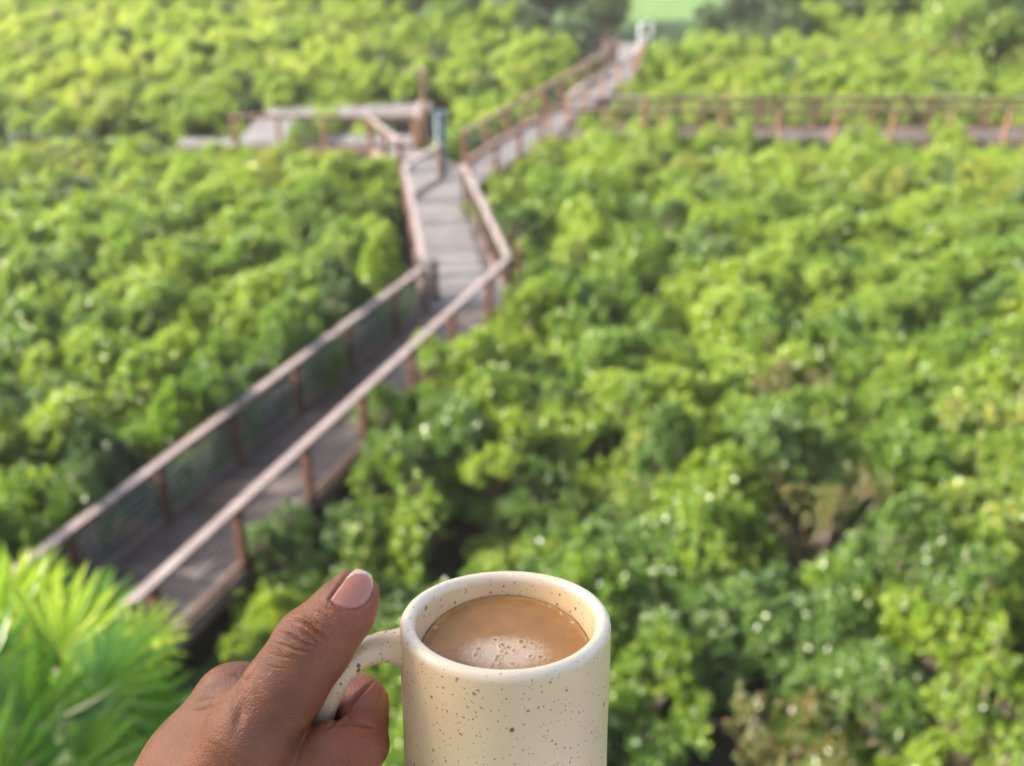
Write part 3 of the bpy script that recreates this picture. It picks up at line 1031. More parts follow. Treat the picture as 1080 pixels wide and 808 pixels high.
def speckle_mat():
    m, nt, out = new_mat('speckled_stoneware')
    L = nt.links.new
    tc = N(nt, 'ShaderNodeTexCoord')
    vec = tc.outputs['Object']
    n = N(nt, 'ShaderNodeTexNoise', Scale=38.0, Detail=4.0, Roughness=0.6)
    L(vec, n.inputs['Vector'])
    base = ramp(nt, n.outputs['Fac'], [(0.3, (0.64, 0.485, 0.27)), (0.7, (0.72, 0.56, 0.33))])
    ng_ = N(nt, 'ShaderNodeTexNoise', Scale=16.0, Detail=3.0)
    L(vec, ng_.inputs['Vector'])
    base = mix(nt, ramp(nt, ng_.outputs['Fac'], [(0.40, (0, 0, 0)), (0.70, (0.6, 0.6, 0.6))]), base, (0.60, 0.43, 0.235))
    dens = ramp(nt, ng_.outputs['Fac'], [(0.30, (0.08, 0.08, 0.08)), (0.70, (0.0, 0.0, 0.0))])
    # warp so the specks are not round
    w = N(nt, 'ShaderNodeTexNoise', Scale=900.0, Detail=2.0)
    L(vec, w.inputs['Vector'])
    add = N(nt, 'ShaderNodeVectorMath', operation='MULTIPLY_ADD')
    L(w.outputs['Color'], add.inputs[0])
    add.inputs[1].default_value = (0.0011,) * 3
    L(vec, add.inputs[2])
    c = base
    for sc, thr, rad, dark in ((120.0, 0.80, 0.12, (0.06, 0.033, 0.016)), (215.0, 0.60, 0.17, (0.085, 0.045, 0.020)), (420.0, 0.50, 0.21, (0.16, 0.09, 0.045)), (800.0, 0.55, 0.27, (0.26, 0.17, 0.10))):
        v = N(nt, 'ShaderNodeTexVoronoi', Scale=sc)
        L(add.outputs[0], v.inputs['Vector'])
        sx = N(nt, 'ShaderNodeSeparateColor')
        L(v.outputs['Color'], sx.inputs[0])
        on = math_n(nt, 'GREATER_THAN', sx.outputs[0], math_n(nt, 'ADD', dens, thr))
        # radius varies per speck
        rr = math_n(nt, 'MULTIPLY', math_n(nt, 'ADD', sx.outputs[1], 0.25), rad)
        mr = N(nt, 'ShaderNodeMapRange')
        L(math_n(nt, 'DIVIDE', v.outputs['Distance'], rr), mr.inputs['Value'])
        mr.inputs['From Min'].default_value = 0.75; mr.inputs['From Max'].default_value = 1.15
        mr.inputs['To Min'].default_value = 0.9; mr.inputs['To Max'].default_value = 0.0
        c = mix(nt, math_n(nt, 'MULTIPLY', mr.outputs[0], on), c, dark)
    # paler glaze at the rim (height in the mug's own frame)
    sp = N(nt, 'ShaderNodeSeparateXYZ')
    L(vec, sp.inputs[0])
    mr = N(nt, 'ShaderNodeMapRange')
    L(sp.outputs[2], mr.inputs['Value'])
    mr.inputs['From Min'].default_value = -0.0042; mr.inputs['From Max'].default_value = -0.0008
    c = mix(nt, math_n(nt, 'MULTIPLY', mr.outputs[0], 0.5), c, (0.72, 0.66, 0.54))
    pb = N(nt, 'ShaderNodeBsdfPrincipled', Roughness=0.36)
    pb.inputs['Specular IOR Level'].default_value = 0.45
    pb.inputs['Coat Weight'].default_value = 0.15
    pb.inputs['Coat Roughness'].default_value = 0.25
    L(c, pb.inputs['Base Color'])
    b1 = N(nt, 'ShaderNodeTexNoise', Scale=260.0, Detail=4.0, Roughness=0.6)
    L(vec, b1.inputs['Vector'])
    b2 = N(nt, 'ShaderNodeTexNoise', Scale=45.0, Detail=2.0)
    L(vec, b2.inputs['Vector'])
    bp = N(nt, 'ShaderNodeBump', Strength=0.35, Distance=0.0006)
    L(math_n(nt, 'ADD', math_n(nt, 'MULTIPLY', b1.outputs['Fac'], 0.25), b2.outputs['Fac']), bp.inputs['Height'])
    L(bp.outputs[0], pb.inputs['Normal'])
    L(pb.outputs[0], out.inputs['Surface'])
    return m


M['mug'] = speckle_mat()
WALL = 0.0056
prof = [(0.0, -HM), (MUG_R * 0.80, -HM), (MUG_R * 0.95, -HM + 0.002), (MUG_R * 1.0, -HM + 0.007)]
for k in range(1, 13):
    prof.append((MUG_R * (1.0 + 0.004 * math.sin(k * 0.8)), -HM + 0.007 + (HM - 0.0115) * k / 12))
ct = MUG_R - WALL / 2
for k in range(0, 9):
    a = PI * k / 8
    prof.append((ct + WALL / 2 * math.cos(a), -0.0032 + 0.0032 * math.sin(a)))
RI = MUG_R - WALL
for k in range(1, 12):
    prof.append((RI - 0.0012 * math.sin(min(1, k / 4) * PI / 2), -0.0034 - (HM - 0.014) * k / 11))
prof += [(RI - 0.006, -HM + 0.007), (0.0, -HM + 0.006)]
NS = 128
V, F = [], []
for (r_, z_) in prof:
    for k in range(NS):
        a = 2 * PI * k / NS
        wob = 1 + 0.004 * math.sin(2 * a + 0.7) + 0.002 * math.sin(3 * a)
        V.append((r_ * wob * math.cos(a), r_ * wob * math.sin(a), z_ + (0.0003 * math.sin(2 * a + 1) if z_ > -0.006 else 0)))
for i in range(len(prof) - 1):
    for k in range(NS):
        j = (k + 1) % NS
        F.append((i * NS + k, i * NS + j, (i + 1) * NS + j, (i + 1) * NS + k))
mug = empty('mug', label='cream speckled stoneware mug of coffee held up by its handle', cat='mug')
mug.matrix_world = mug_mat
body = obj_from('body', V, F, M['mug'], mug, smooth=True)
bm = bmesh.new(); bm.from_mesh(body.data); bmesh.ops.remove_doubles(bm, verts=bm.verts, dist=1e-6)
bmesh.ops.recalc_face_normals(bm, faces=bm.faces); bm.to_mesh(body.data); bm.free()

inv = mug_mat.inverted()


def catmull(P, n=10):
    P = [np.array(p, float) for p in P]
    P = [2 * P[0] - P[1]] + P + [2 * P[-1] - P[-2]]
    out = []
    for i in range(1, len(P) - 2):
        for k in range(n):
            t = k / n
            a, b, c, d = P[i - 1], P[i], P[i + 1], P[i + 2]
            out.append(0.5 * ((2 * b) + (c - a) * t + (2 * a - 5 * b + 4 * c - d) * t * t + (3 * b - a - 3 * c + d) * t ** 3))
    out.append(P[-2])
    return out


hd = D0
handle_px = [(432, 682, hd, 8.2), (426, 682, hd, 7.6), (421, 682, hd, 6.9), (415, 682, hd, 6.2), (408, 682.3, hd, 5.75), (400, 683.5, hd, 5.45), (379, 692, hd - .001, 5.0), (358, 713, hd - .002, 4.9), (343, 742, hd, 4.9),
             (335, 775, hd + .004, 4.9), (337, 803, hd + .008, 4.9), (352, 826, hd + .012, 5.0), (384, 836, hd + .016, 5.2), (412, 833, hd + .018, 6.2), (424, 832, hd + .018, 8.0), (432, 832, hd + .018, 9)]
pts = catmull([(*atd(a, b, c), r_ / 1000) for a, b, c, r_ in handle_px], 8)
hm = MB().tube([inv @ Vector(p[:3]) for p in pts], [p[3] for p in pts], 24)
handle = hm.build('handle', M['mug'], mug, smooth=True)

# coffee: level surface inside the leaning mug
def coffee_mat():
    m, nt, out = new_mat('milky_coffee')
    L = nt.links.new
    tc = N(nt, 'ShaderNodeTexCoord')
    at_ = N(nt, 'ShaderNodeAttribute'); at_.attribute_name = 'foam'
    n = N(nt, 'ShaderNodeTexNoise', Scale=90.0, Detail=5.0, Roughness=0.6)
    L(tc.outputs['Object'], n.inputs['Vector'])
    base = ramp(nt, n.outputs['Fac'], [(0.3, (0.27, 0.127, 0.031)), (0.7, (0.375, 0.192, 0.060))])
    nf = N(nt, 'ShaderNodeTexNoise', Scale=420.0, Detail=5.0, Roughness=0.7)
    L(tc.outputs['Object'], nf.inputs['Vector'])
    ff = N(nt, 'ShaderNodeMapRange')
    L(math_n(nt, 'SUBTRACT', math_n(nt, 'ADD', at_.outputs['Fac'], nf.outputs['Fac']), 0.55), ff.inputs['Value'])
    ff.inputs['From Min'].default_value = 0.1; ff.inputs['From Max'].default_value = 0.8
    c = mix(nt, math_n(nt, 'MULTIPLY', math_n(nt, 'MULTIPLY', ff.outputs[0], 0.88), math_n(nt, 'MINIMUM', math_n(nt, 'MULTIPLY', at_.outputs['Fac'], 3.0), 1.0)), base, (0.62, 0.48, 0.32))
    pb = N(nt, 'ShaderNodeBsdfPrincipled', Roughness=0.30)
    pb.inputs['Specular IOR Level'].default_value = 0.4
    pb.inputs['Subsurface Weight'].default_value = 0.15
    pb.inputs['Subsurface Radius'].default_value = (0.003, 0.0015, 0.0008)
    L(c, pb.inputs['Base Color'])
    v = N(nt, 'ShaderNodeTexVoronoi', Scale=1500.0)
    L(tc.outputs['Object'], v.inputs['Vector'])
    n3 = N(nt, 'ShaderNodeTexNoise', Scale=500.0, Detail=4.0)
    L(tc.outputs['Object'], n3.inputs['Vector'])
    bp = N(nt, 'ShaderNodeBump', Strength=0.30, Distance=0.00018)
    L(math_n(nt, 'ADD', v.outputs['Distance'], n3.outputs['Fac']), bp.inputs['Height'])
    L(bp.outputs[0], pb.inputs['Normal'])
    L(pb.outputs[0], out.inputs['Surface'])
    return m


M['coffee'] = coffee_mat()
ri = RI - 0.0009
sdrop = 0.0090                              # drop below the rim on the far wall
far_pt = mug_mat @ Vector((0, ri, -sdrop))
zc = far_pt.z
axis = (mug_mat.to_3x3() @ Vector((0, 0, 1)))
tt = (zc - rimc[2]) / axis.z
cen = Vector(rimc) + axis * tt
cof = empty('coffee', cen, label='milky brown coffee with foam bubbles inside the speckled mug', cat='coffee')
nr_, na = 90, 220
V = []; F = []; foam = []
rB = np.random.default_rng(12)
fpt = at(533, 689, zc)
fx, fy = fpt[0] - cen.x, fpt[1] - cen.y
bub = []
for _ in range(48):
    a = rB.uniform(0, 2 * PI); q = math.sqrt(rB.uniform(0, 1))
    bub.append((fx + 0.0145 * q * math.cos(a), fy + 0.0075 * q * math.sin(a), 0.00035 + 0.0011 * rB.uniform(0, 1) ** 2))
for _ in range(26):
    a = rB.uniform(-0.9, 1.0) if rB.uniform() < 0.7 else rB.uniform(2.6, 3.6)
    q = 1 - 0.0011 / ri * rB.uniform(0.7, 2.2)
    bub.append((ri * q * math.cos(a), ri / math.cos(LEAN) * q * math.sin(a), rB.uniform(0.0003, 0.0007)))
for i in range(nr_ + 1):
    for k in range(na):
        a = 2 * PI * k / na
        q = i / nr_
        x = ri * q * math.cos(a); yy = ri / math.cos(LEAN) * q * math.sin(a)
        z = 0.0006 * max(0, (q - 0.93) / 0.07) ** 2
        fo = math.exp(-(((x - fx) / 0.0155) ** 2 + ((yy - fy) / 0.0085) ** 2) ** 1.4)
        for bx, by, br in bub:
            d = math.hypot(x - bx, yy - by) / br
            if d < 1.6:
                z += br * (0.30 * math.exp(-((d - 1.0) / 0.30) ** 2) - 0.17 * max(0, 1 - d * d))
                fo = max(fo * (0.72 if d < 0.85 else 1.0), 0.9 * math.exp(-((d - 1.05) / 0.22) ** 2))
        V.append((x, yy, z)); foam.append(max(0, min(1, fo)))
for i in range(nr_):
    for k in range(na):
        j = (k + 1) % na
        F.append((i * na + k, (i + 1) * na + k, (i + 1) * na + j, i * na + j))
low = len(V)
dn = -axis * 0.03
for k in range(na):
    p = Vector(V[nr_ * na + k]) + dn
    V.append(tuple(p)); foam.append(0)
for k in range(na):
    j = (k + 1) % na
    F.append((nr_ * na + k, low + k, low + j, nr_ * na + j))
F.append(tuple(low + k for k in range(na)))
surf = obj_from('coffee_surface', V, F, M['coffee'], cof, smooth=True)
fa = surf.data.attributes.new('foam', 'FLOAT', 'POINT')
fa.data.foreach_set('value', foam)

# ------------------------------------------------------------------ hand (signed distance field, then surface nets)
def HP(px, py, d):
    """pixel and depth in mm -> camera frame mm (x right, y up, depth)"""
    return np.array([(px - 540) / FPX * d, (404 - py) / FPX * d, d])


DM = D0 * 1000
prims = []      # (group, a, b, ra, rb)


def chain(group, pts):
    for p, q in zip(pts[:-1], pts[1:]):
        prims.append((group, HP(*p[:3]), HP(*q[:3]), p[3], q[3]))


# thumb
chain('thumb', [(374, 627, DM - 12.5, 8.4), (362, 645, DM - 13, 10.2), (329, 682, DM - 13, 12.8), (301, 724, DM - 13, 13.1), (268, 775, DM - 12, 16.0), (225, 860, DM - 6, 20.0)])
chain('thumb', [(290, 790, DM - 6, 13.0), (270, 880, DM + 2, 18.0)])
# back of the hand and palm
wr = (150, 985, DM + 12)
for a, ra in (((246, 742, DM + 14), 13.0), ((235, 788, DM + 28), 12.0), ((212, 838, DM + 36), 12.0), ((195, 885, DM + 38), 11.0)):
    chain('palm', [(*a, ra), (a[0] * 0.45 + wr[0] * 0.55, a[1] * 0.45 + wr[1] * 0.55, a[2] * 0.5 + wr[2] * 0.5, 14.5), (*wr, 20.0)])
chain('palm', [(225, 860, DM - 4, 19.0), (*wr, 21.0)])
chain('palm', [(246, 742, DM + 14, 12.8), (206, 806, DM + 10, 17.0), (138, 915, DM + 6, 22.0)])
chain('palm', [wr + (21.0,), (70, 1130, DM - 10, 24.0), (-120, 1500, DM - 70, 33.0)])
# index finger: behind the handle, folded at the knuckle, tip in front of the handle
chain('index', [(262, 738, DM + 14, 11.5), (320, 745, DM + 17, 9.8), (378, 738, DM + 13, 9.3)])
chain('index2', [(384, 742, DM + 11, 9.0), (383, 764, DM + 1, 9.0)])
chain('index3', [(383, 786, DM - 4, 9.2), (345, 792, DM - 12.5, 9.0), (322, 800, DM - 12, 7.6)])
# the other fingers below, out of the picture
for n_, (mx, my, md, px_, py_, rr) in enumerate([(235, 788, DM + 28, 382, 842, 9.2), (212, 838, DM + 36, 372, 894, 8.8), (195, 885, DM + 38, 352, 938, 7.6)]):
    chain('f%d' % n_, [(mx, my, md, 11.5), (px_ - 60, py_ - 6, DM + 30, 9.6), (px_, py_, DM + 20, rr)])
    chain('f%d' % n_, [(px_, py_, DM + 20, rr), (px_ - 2, py_ + 10, DM - 2, rr - 0.3), (px_ - 48, py_ + 8, DM - 10, rr - 1.2)])


def cone(P, a, b, ra, rb):
    ba = b - a
    h = np.clip(((P - a) @ ba) / (ba @ ba), 0, 1)
    d = P - a - h[:, None] * ba
    return np.sqrt((d * d).sum(1)) - (ra + (rb - ra) * h)


def smin(a, b, k):
    h = np.clip(0.5 + 0.5 * (b - a) / k, 0, 1)
    return b + (a - b) * h - k * h * (1 - h)


KG = {'thumb': 6.0, 'palm': 9.0}


def sdf(P):
    groups = {}
    for g, a, b, ra, rb in prims:
        d = cone(P, a, b, ra, rb)
        groups[g] = d if g not in groups else smin(groups[g], d, KG.get(g, 3.0))
    # hollow between thumb and knuckle
    body = smin(groups['thumb'], groups['palm'], 13.0)
    idx = smin(groups['index'], groups['index2'], 1.4)
    idx = smin(idx, groups['index3'], 1.6)
    out = smin(body, groups['index'], 5.0)
    out = np.minimum(out, idx)
    out = smin(out, idx, 1.3)
    for k in range(3):
        out = smin(out, groups['f%d' % k], 1.6)
    return out


STEP = 0.62
lo = np.array([-185.0, -270.0, DM - 62]); hi = np.array([-38.0, -58.0, DM + 62])
# the forearm runs on beyond this box: it is closed a little below the picture
dims = np.ceil((hi - lo) / STEP).astype(int)
B = 12
dims = (dims // B + 1) * B
S = np.full(dims + 1, 5.0, dtype=np.float32)
nb = dims // B
bi = np.stack(np.meshgrid(*[np.arange(n) for n in nb], indexing='ij'), -1).reshape(-1, 3)
cb = lo + (bi + 0.5) * B * STEP
vb = sdf(cb)
half = B * STEP * 0.5 * math.sqrt(3) + 4.0
g1 = np.arange(B + 1)
loc = np.stack(np.meshgrid(g1, g1, g1, indexing='ij'), -1).reshape(-1, 3)
for q, v in zip(bi, vb):
    o = q * B
    if abs(v) > half:
        if v < 0:
            S[o[0]:o[0] + B + 1, o[1]:o[1] + B + 1, o[2]:o[2] + B + 1] = -5.0
        continue
for q, v in zip(bi, vb):
    if abs(v) <= half:
        o = q * B
        P = lo + (loc + o) * STEP
        S[o[0]:o[0] + B + 1, o[1]:o[1] + B + 1, o[2]:o[2] + B + 1] = sdf(P).reshape(B + 1, B + 1, B + 1)
# close the surface at the box border
S[0] = np.maximum(S[0], 0.5); S[-1] = np.maximum(S[-1], 0.5)
S[:, 0] = np.maximum(S[:, 0], 0.5); S[:, -1] = np.maximum(S[:, -1], 0.5)
S[:, :, 0] = np.maximum(S[:, :, 0], 0.5); S[:, :, -1] = np.maximum(S[:, :, -1], 0.5)


def surface_nets(S):
    neg = S < 0
    nx, ny, nz = [n - 1 for n in S.shape]
    cnt = np.zeros((nx, ny, nz), np.uint8)
    for dx in (0, 1):
        for dy in (0, 1):
            for dz in (0, 1):
                cnt += neg[dx:dx + nx, dy:dy + ny, dz:dz + nz]
    act = (cnt > 0) & (cnt < 8)
    idx = np.full((nx, ny, nz), -1, np.int32)
    cells = np.argwhere(act)
    idx[act] = np.arange(len(cells))
    acc = np.zeros((len(cells), 3)); num = np.zeros(len(cells))
    corners = [(a, b, c) for a in (0, 1) for b in (0, 1) for c in (0, 1)]
    cv = {c: S[cells[:, 0] + c[0], cells[:, 1] + c[1], cells[:, 2] + c[2]] for c in corners}
    for c in corners:
        for ax in range(3):
            if c[ax] == 0:
                e = list(c); e[ax] = 1; e = tuple(e)
                v0, v1 = cv[c], cv[e]
                cr = (v0 < 0) != (v1 < 0)
                t = np.where(cr, v0 / np.where(cr, v0 - v1, 1), 0)
                p = np.array(c, float)[None, :].repeat(len(cells), 0)
                p[:, ax] += t
                acc += p * cr[:, None]; num += cr
    V = cells + acc / num[:, None]
    Fs = []
    for ax in range(3):
        sl0 = [slice(None)] * 3; sl1 = [slice(None)] * 3
        sl0[ax] = slice(0, -1); sl1[ax] = slice(1, None)
        a = neg[tuple(sl0)]; b = neg[tuple(sl1)]
        ed = np.argwhere(a != b)
        u, w = (ax + 1) % 3, (ax + 2) % 3
        ok = (ed[:, u] > 0) & (ed[:, w] > 0) & (ed[:, u] < S.shape[u] - 1) & (ed[:, w] < S.shape[w] - 1)
        ed = ed[ok]
        fl = a[ed[:, 0], ed[:, 1], ed[:, 2]]
        q = []
        for du, dw in ((0, 0), (-1, 0), (-1, -1), (0, -1)):
            c = ed.copy(); c[:, u] += du; c[:, w] += dw
            q.append(idx[c[:, 0], c[:, 1], c[:, 2]])
        q = np.stack(q, 1)
        q[fl] = q[fl][:, ::-1]
        Fs.append(q)
    return V, np.concatenate(Fs)


HV, HF = surface_nets(S)
HV = lo + HV * STEP
del S


def to_world(q):
    q = q / 1000.0
    return np.array(CAM) + q[:, :1] * RX + q[:, 1:2] * UP + q[:, 2:3] * FW


hand = obj_np('person', to_world(HV), HF, None, smooth=True)
bm = bmesh.new(); bm.from_mesh(hand.data)
bmesh.ops.recalc_face_normals(bm, faces=bm.faces)
for _ in range(3):
    bmesh.ops.smooth_vert(bm, verts=bm.verts, factor=0.5, use_axis_x=True, use_axis_y=True, use_axis_z=True)
bm.to_mesh(hand.data); bm.free()
md = hand.modifiers.new('sub', 'SUBSURF'); md.levels = 1; md.render_levels = 1
dg = bpy.context.evaluated_depsgraph_get()
me2 = bpy.data.meshes.new_from_object(hand.evaluated_get(dg))
hand.modifiers.clear()
old = hand.data
hand.data = me2
bpy.data.meshes.remove(old)
me2.name = 'person'

# creases, nail and skin masks: from pixel polylines on the camera side of the skin
me = hand.data
nvt = len(me.vertices)
co = np.empty(nvt * 3, np.float32); me.vertices.foreach_get('co', co); co = co.reshape(-1, 3).astype(float)
no = np.empty(nvt * 3, np.float32); me.vertices.foreach_get('normal', no); no = no.reshape(-1, 3).astype(float)
PX, PY, PDp = project(co)
facing = ((co - np.array(CAM)) * no).sum(1) < 0


def z1(pts):   # coordinates read in the enlarged view of the photograph
    return [(140 + a / 3.543, 580 + b / 3.543) for a, b in pts]


def z2(pts):
    return [(320 + a * 120 / 822 * 1.0, 690 + b * 118 / 808) for a, b in pts]


def poly_dist(pts):
    best = np.full(nvt, 1e9); tpar = np.zeros(nvt)
    n = len(pts) - 1
    for i in range(n):
        ax_, ay_ = pts[i]; bx_, by_ = pts[i + 1]
        dx, dy = bx_ - ax_, by_ - ay_
        t = np.clip(((PX - ax_) * dx + (PY - ay_) * dy) / (dx * dx + dy * dy), 0, 1)
        d = np.hypot(PX - ax_ - t * dx, PY - ay_ - t * dy)
        m = d < best
        best[m] = d[m]; tpar[m] = (i + t[m]) / n
    return best, tpar


disp = np.zeros(nvt)       # mm
front = facing & (PDp * 1000 < DM + 2)
front_all = facing


def crease(pts, depth, width, mask=front, lip=0.35):
    d, t = poly_dist(pts)
    tap = np.sin(np.clip(t, 0.02, 0.98) * PI) ** 0.6
    g = -depth * np.exp(-(d / width) ** 2) + depth * lip * np.exp(-((d - 2.4 * width) / (1.6 * width)) ** 2)
    disp[mask] += (g * tap)[mask]


# wrinkles over the thumb joint
crease(z1([(575, 262), (620, 258), (665, 285), (712, 325), (735, 345)]), 0.69, 1.5)
crease(z1([(548, 305), (590, 318), (640, 350), (690, 372)]), 0.60, 1.5)
crease(z1([(525, 345), (575, 362), (625, 380), (670, 385)]), 0.38, 1.4)
crease(z1([(600, 285), (650, 310), (690, 345), (710, 365)]), 0.42, 1.2)
crease(z1([(630, 245), (680, 262), (730, 300)]), 0.33, 1.2)
crease(z1([(655, 225), (700, 235), (745, 262)]), 0.21, 1.1)
crease(z1([(690, 205), (735, 222), (790, 240)]), 0.21, 1.0)
crease(z1([(505, 385), (555, 400), (600, 410)]), 0.22, 1.3)
crease(z1([(485, 425), (530, 440), (575, 448)]), 0.18, 1.3)
# web of skin: hollow and fold between thumb and knuckle
crease(z1([(395, 545), (400, 610), (385, 670)]), 1.3, 6.0, lip=0.1)
crease(z1([(470, 430), (425, 490), (395, 540), (350, 585)]), 0.45, 3.0, mask=front_all, lip=0.0)
crease(z1([(360, 462), (395, 470), (428, 492)]), 0.4, 1.6, mask=front_all, lip=0.0)
crease(z1([(225, 604), (270, 596), (310, 580), (352, 565)]), 0.55, 2.0, mask=front_all, lip=0.1)
crease(z1([(245, 570), (300, 558), (340, 540)]), 0.3, 1.5, mask=front_all)
# folds of the curled index finger
fold_mask = facing & (PX > 335) & (PY > 700)
crease(z2([(170, 540), (300, 420), (400, 300), (500, 205)]), 1.3, 1.8, mask=fold_mask, lip=0.3)
crease(z2([(215, 515), (330, 503), (430, 506), (510, 520)]), 1.3, 1.8, mask=fold_mask, lip=0.3)
crease(z2([(380, 530), (440, 528), (500, 540)]), 0.3, 1.5, mask=fold_mask)

# thumb nail
nail_poly = z1([(738, 186), (762, 150), (790, 112), (815, 82), (840, 62), (866, 58), (896, 84), (902, 135), (890, 172), (868, 200), (835, 216), (800, 217), (765, 207)])


def in_poly(poly):
    ins = np.zeros(nvt, bool)
    n = len(poly)
    for i in range(n):
        x1, y1 = poly[i]; x2, y2 = poly[(i + 1) % n]
        c = ((y1 > PY) != (y2 > PY)) & (PX < (x2 - x1) * (PY - y1) / (y2 - y1 + 1e-12) + x1)
        ins ^= c
    return ins


near = (((co - np.array(CAM)) * no).sum(1) < 0.14) & (PDp * 1000 < DM - 4) & (PX > 325) & (PX < 402) & (PY < 660)
ins = in_poly(nail_poly)
dn_, _ = poly_dist(nail_poly + [nail_poly[0]])
sd_ = np.where(ins, dn_, -dn_)
nail = np.clip(sd_ / 1.3 + 0.5, 0, 1) * near
disp += near * (0.45 * np.clip(sd_ / 2.0, 0, 1) - 0.45 * np.exp(-((sd_ + 0.6) / 1.5) ** 2) + 0.25 * np.exp(-((sd_ + 4.5) / 2.5) ** 2))
# free edge of the nail along its outer end
edge_d, _ = poly_dist(z1([(800, 100), (825, 86), (850, 80), (878, 88), (896, 108), (902, 135)]))
edge_d = np.where((PY < 580 + 92 / 3.543) & ins, 0, edge_d)
tipm = np.clip((3.4 - edge_d) / 1.8, 0, 1) * nail
moon_d, _ = poly_dist(z1([(740, 190), (800, 222), (845, 220), (890, 178)]))
moon = np.clip((4.5 - moon_d) / 4.0, 0, 1) * nail

co2 = co + no * (disp / 1000.0)[:, None]
me.vertices.foreach_set('co', co2.astype(np.float32).ravel())
me.update()
pink = np.zeros(nvt)
# finger pads and tip of the thumb are rosier
pink += np.clip(1 - np.hypot((PX - 375) / 45, (PY - 760) / 55), 0, 1) * 1.2
pink += np.clip(1 - np.hypot((PX - 385) / 45, (PY - 640) / 50), 0, 1) * 0.8
knuck = np.clip(1 - np.hypot((PX - 318) / 42, (PY - 676) / 26), 0, 1)
for an, vals in (('nail', nail), ('nail_tip', tipm), ('moon', moon), ('pink', np.clip(pink, 0, 1)), ('knuckle', knuck)):
    a = me.attributes.new(an, 'FLOAT', 'POINT')
    a.data.foreach_set('value', vals.astype(np.float32))


def skin_mat():
    m, nt, out = new_mat('skin')
    L = nt.links.new
    tc = N(nt, 'ShaderNodeTexCoord')
    vec = tc.outputs['Object']

    def A(nm):
        n = N(nt, 'ShaderNodeAttribute'); n.attribute_name = nm
        return n.outputs['Fac']
    n1 = N(nt, 'ShaderNodeTexNoise', Scale=70.0, Detail=5.0, Roughness=0.6)
    L(vec, n1.inputs['Vector'])
    n2 = N(nt, 'ShaderNodeTexNoise', Scale=420.0, Detail=4.0, Roughness=0.65)
    L(vec, n2.inputs['Vector'])
    base = ramp(nt, n1.outputs['Fac'], [(0.3, (0.130, 0.044, 0.017)), (0.5, (0.185, 0.067, 0.027)), (0.72, (0.240, 0.095, 0.041))])
    base = mix(nt, math_n(nt, 'MULTIPLY', n2.outputs['Fac'], 0.35), base, (0.135, 0.045, 0.019))
    n4 = N(nt, 'ShaderNodeTexNoise', Scale=32.0, Detail=3.0, Roughness=0.6)
    L(vec, n4.inputs['Vector'])
    base = mix(nt, ramp(nt, n4.outputs['Fac'], [(0.42, (0, 0, 0)), (0.66, (0.55, 0.55, 0.55))]), base, (0.29, 0.080, 0.036))
    n5 = N(nt, 'ShaderNodeTexNoise', Scale=150.0, Detail=3.0, Roughness=0.7)
    L(vec, n5.inputs['Vector'])
    base = mix(nt, ramp(nt, n5.outputs['Fac'], [(0.55, (0, 0, 0)), (0.75, (0.45, 0.45, 0.45))]), base, (0.115, 0.036, 0.014))
    base = mix(nt, math_n(nt, 'MULTIPLY', A('pink'), 0.55), base, (0.40, 0.115, 0.060))
    base = mix(nt, math_n(nt, 'MULTIPLY', A('knuckle'), 0.40), base, (0.085, 0.028, 0.014))
    base = mix(nt, A('nail'), base, (0.40, 0.165, 0.105))
    base = mix(nt, math_n(nt, 'MULTIPLY', A('moon'), 0.30), base, (0.60, 0.40, 0.32))
    base = mix(nt, math_n(nt, 'MULTIPLY', A('nail_tip'), 0.8), base, (0.64, 0.50, 0.38))
    pb = N(nt, 'ShaderNodeBsdfPrincipled')
    L(base, pb.inputs['Base Color'])
    rr = N(nt, 'ShaderNodeMapRange')
    L(A('nail'), rr.inputs['Value'])
    rr.inputs['To Min'].default_value = 0.40; rr.inputs['To Max'].default_value = 0.22
    L(rr.outputs[0], pb.inputs['Roughness'])
    pb.inputs['Specular IOR Level'].default_value = 0.42
    pb.inputs['Subsurface Weight'].default_value = 0.22
    pb.inputs['Subsurface Radius'].default_value = (0.0030, 0.0012, 0.0006)
    # fine skin cells: two sizes of small cells, stretched a little
    v1 = N(nt, 'ShaderNodeTexVoronoi', Scale=820.0)
    v2 = N(nt, 'ShaderNodeTexVoronoi', Scale=1700.0)
    v1.feature = 'DISTANCE_TO_EDGE'; v2.feature = 'DISTANCE_TO_EDGE'
    wn = N(nt, 'ShaderNodeTexNoise', Scale=300.0, Detail=2.0)
    L(vec, wn.inputs['Vector'])
    add = N(nt, 'ShaderNodeVectorMath', operation='MULTIPLY_ADD')
    L(wn.outputs['Color'], add.inputs[0]); add.inputs[1].default_value = (0.0016,) * 3; L(vec, add.inputs[2])
    L(add.outputs[0], v1.inputs['Vector']); L(add.outputs[0], v2.inputs['Vector'])
    h = math_n(nt, 'ADD', math_n(nt, 'MINIMUM', v1.outputs['Distance'], 0.25), math_n(nt, 'MULTIPLY', math_n(nt, 'MINIMUM', v2.outputs['Distance'], 0.25), 0.5))
    h = math_n(nt, 'ADD', math_n(nt, 'MULTIPLY', h, 0.8), math_n(nt, 'ADD', math_n(nt, 'MULTIPLY', n2.outputs['Fac'], 0.4), math_n(nt, 'MULTIPLY', n5.outputs['Fac'], 0.9)))
    h = math_n(nt, 'MULTIPLY', h, math_n(nt, 'SUBTRACT', 1.0, A('nail')))
    bp = N(nt, 'ShaderNodeBump', Strength=0.75, Distance=0.0008)
    L(h, bp.inputs['Height'])
    L(bp.outputs[0], pb.inputs['Normal'])
    L(pb.outputs[0], out.inputs['Surface'])
    return m


me.materials.append(skin_mat())
tag(hand, label="bare left hand gripping the mug's handle with its thumb on top", cat='hand')

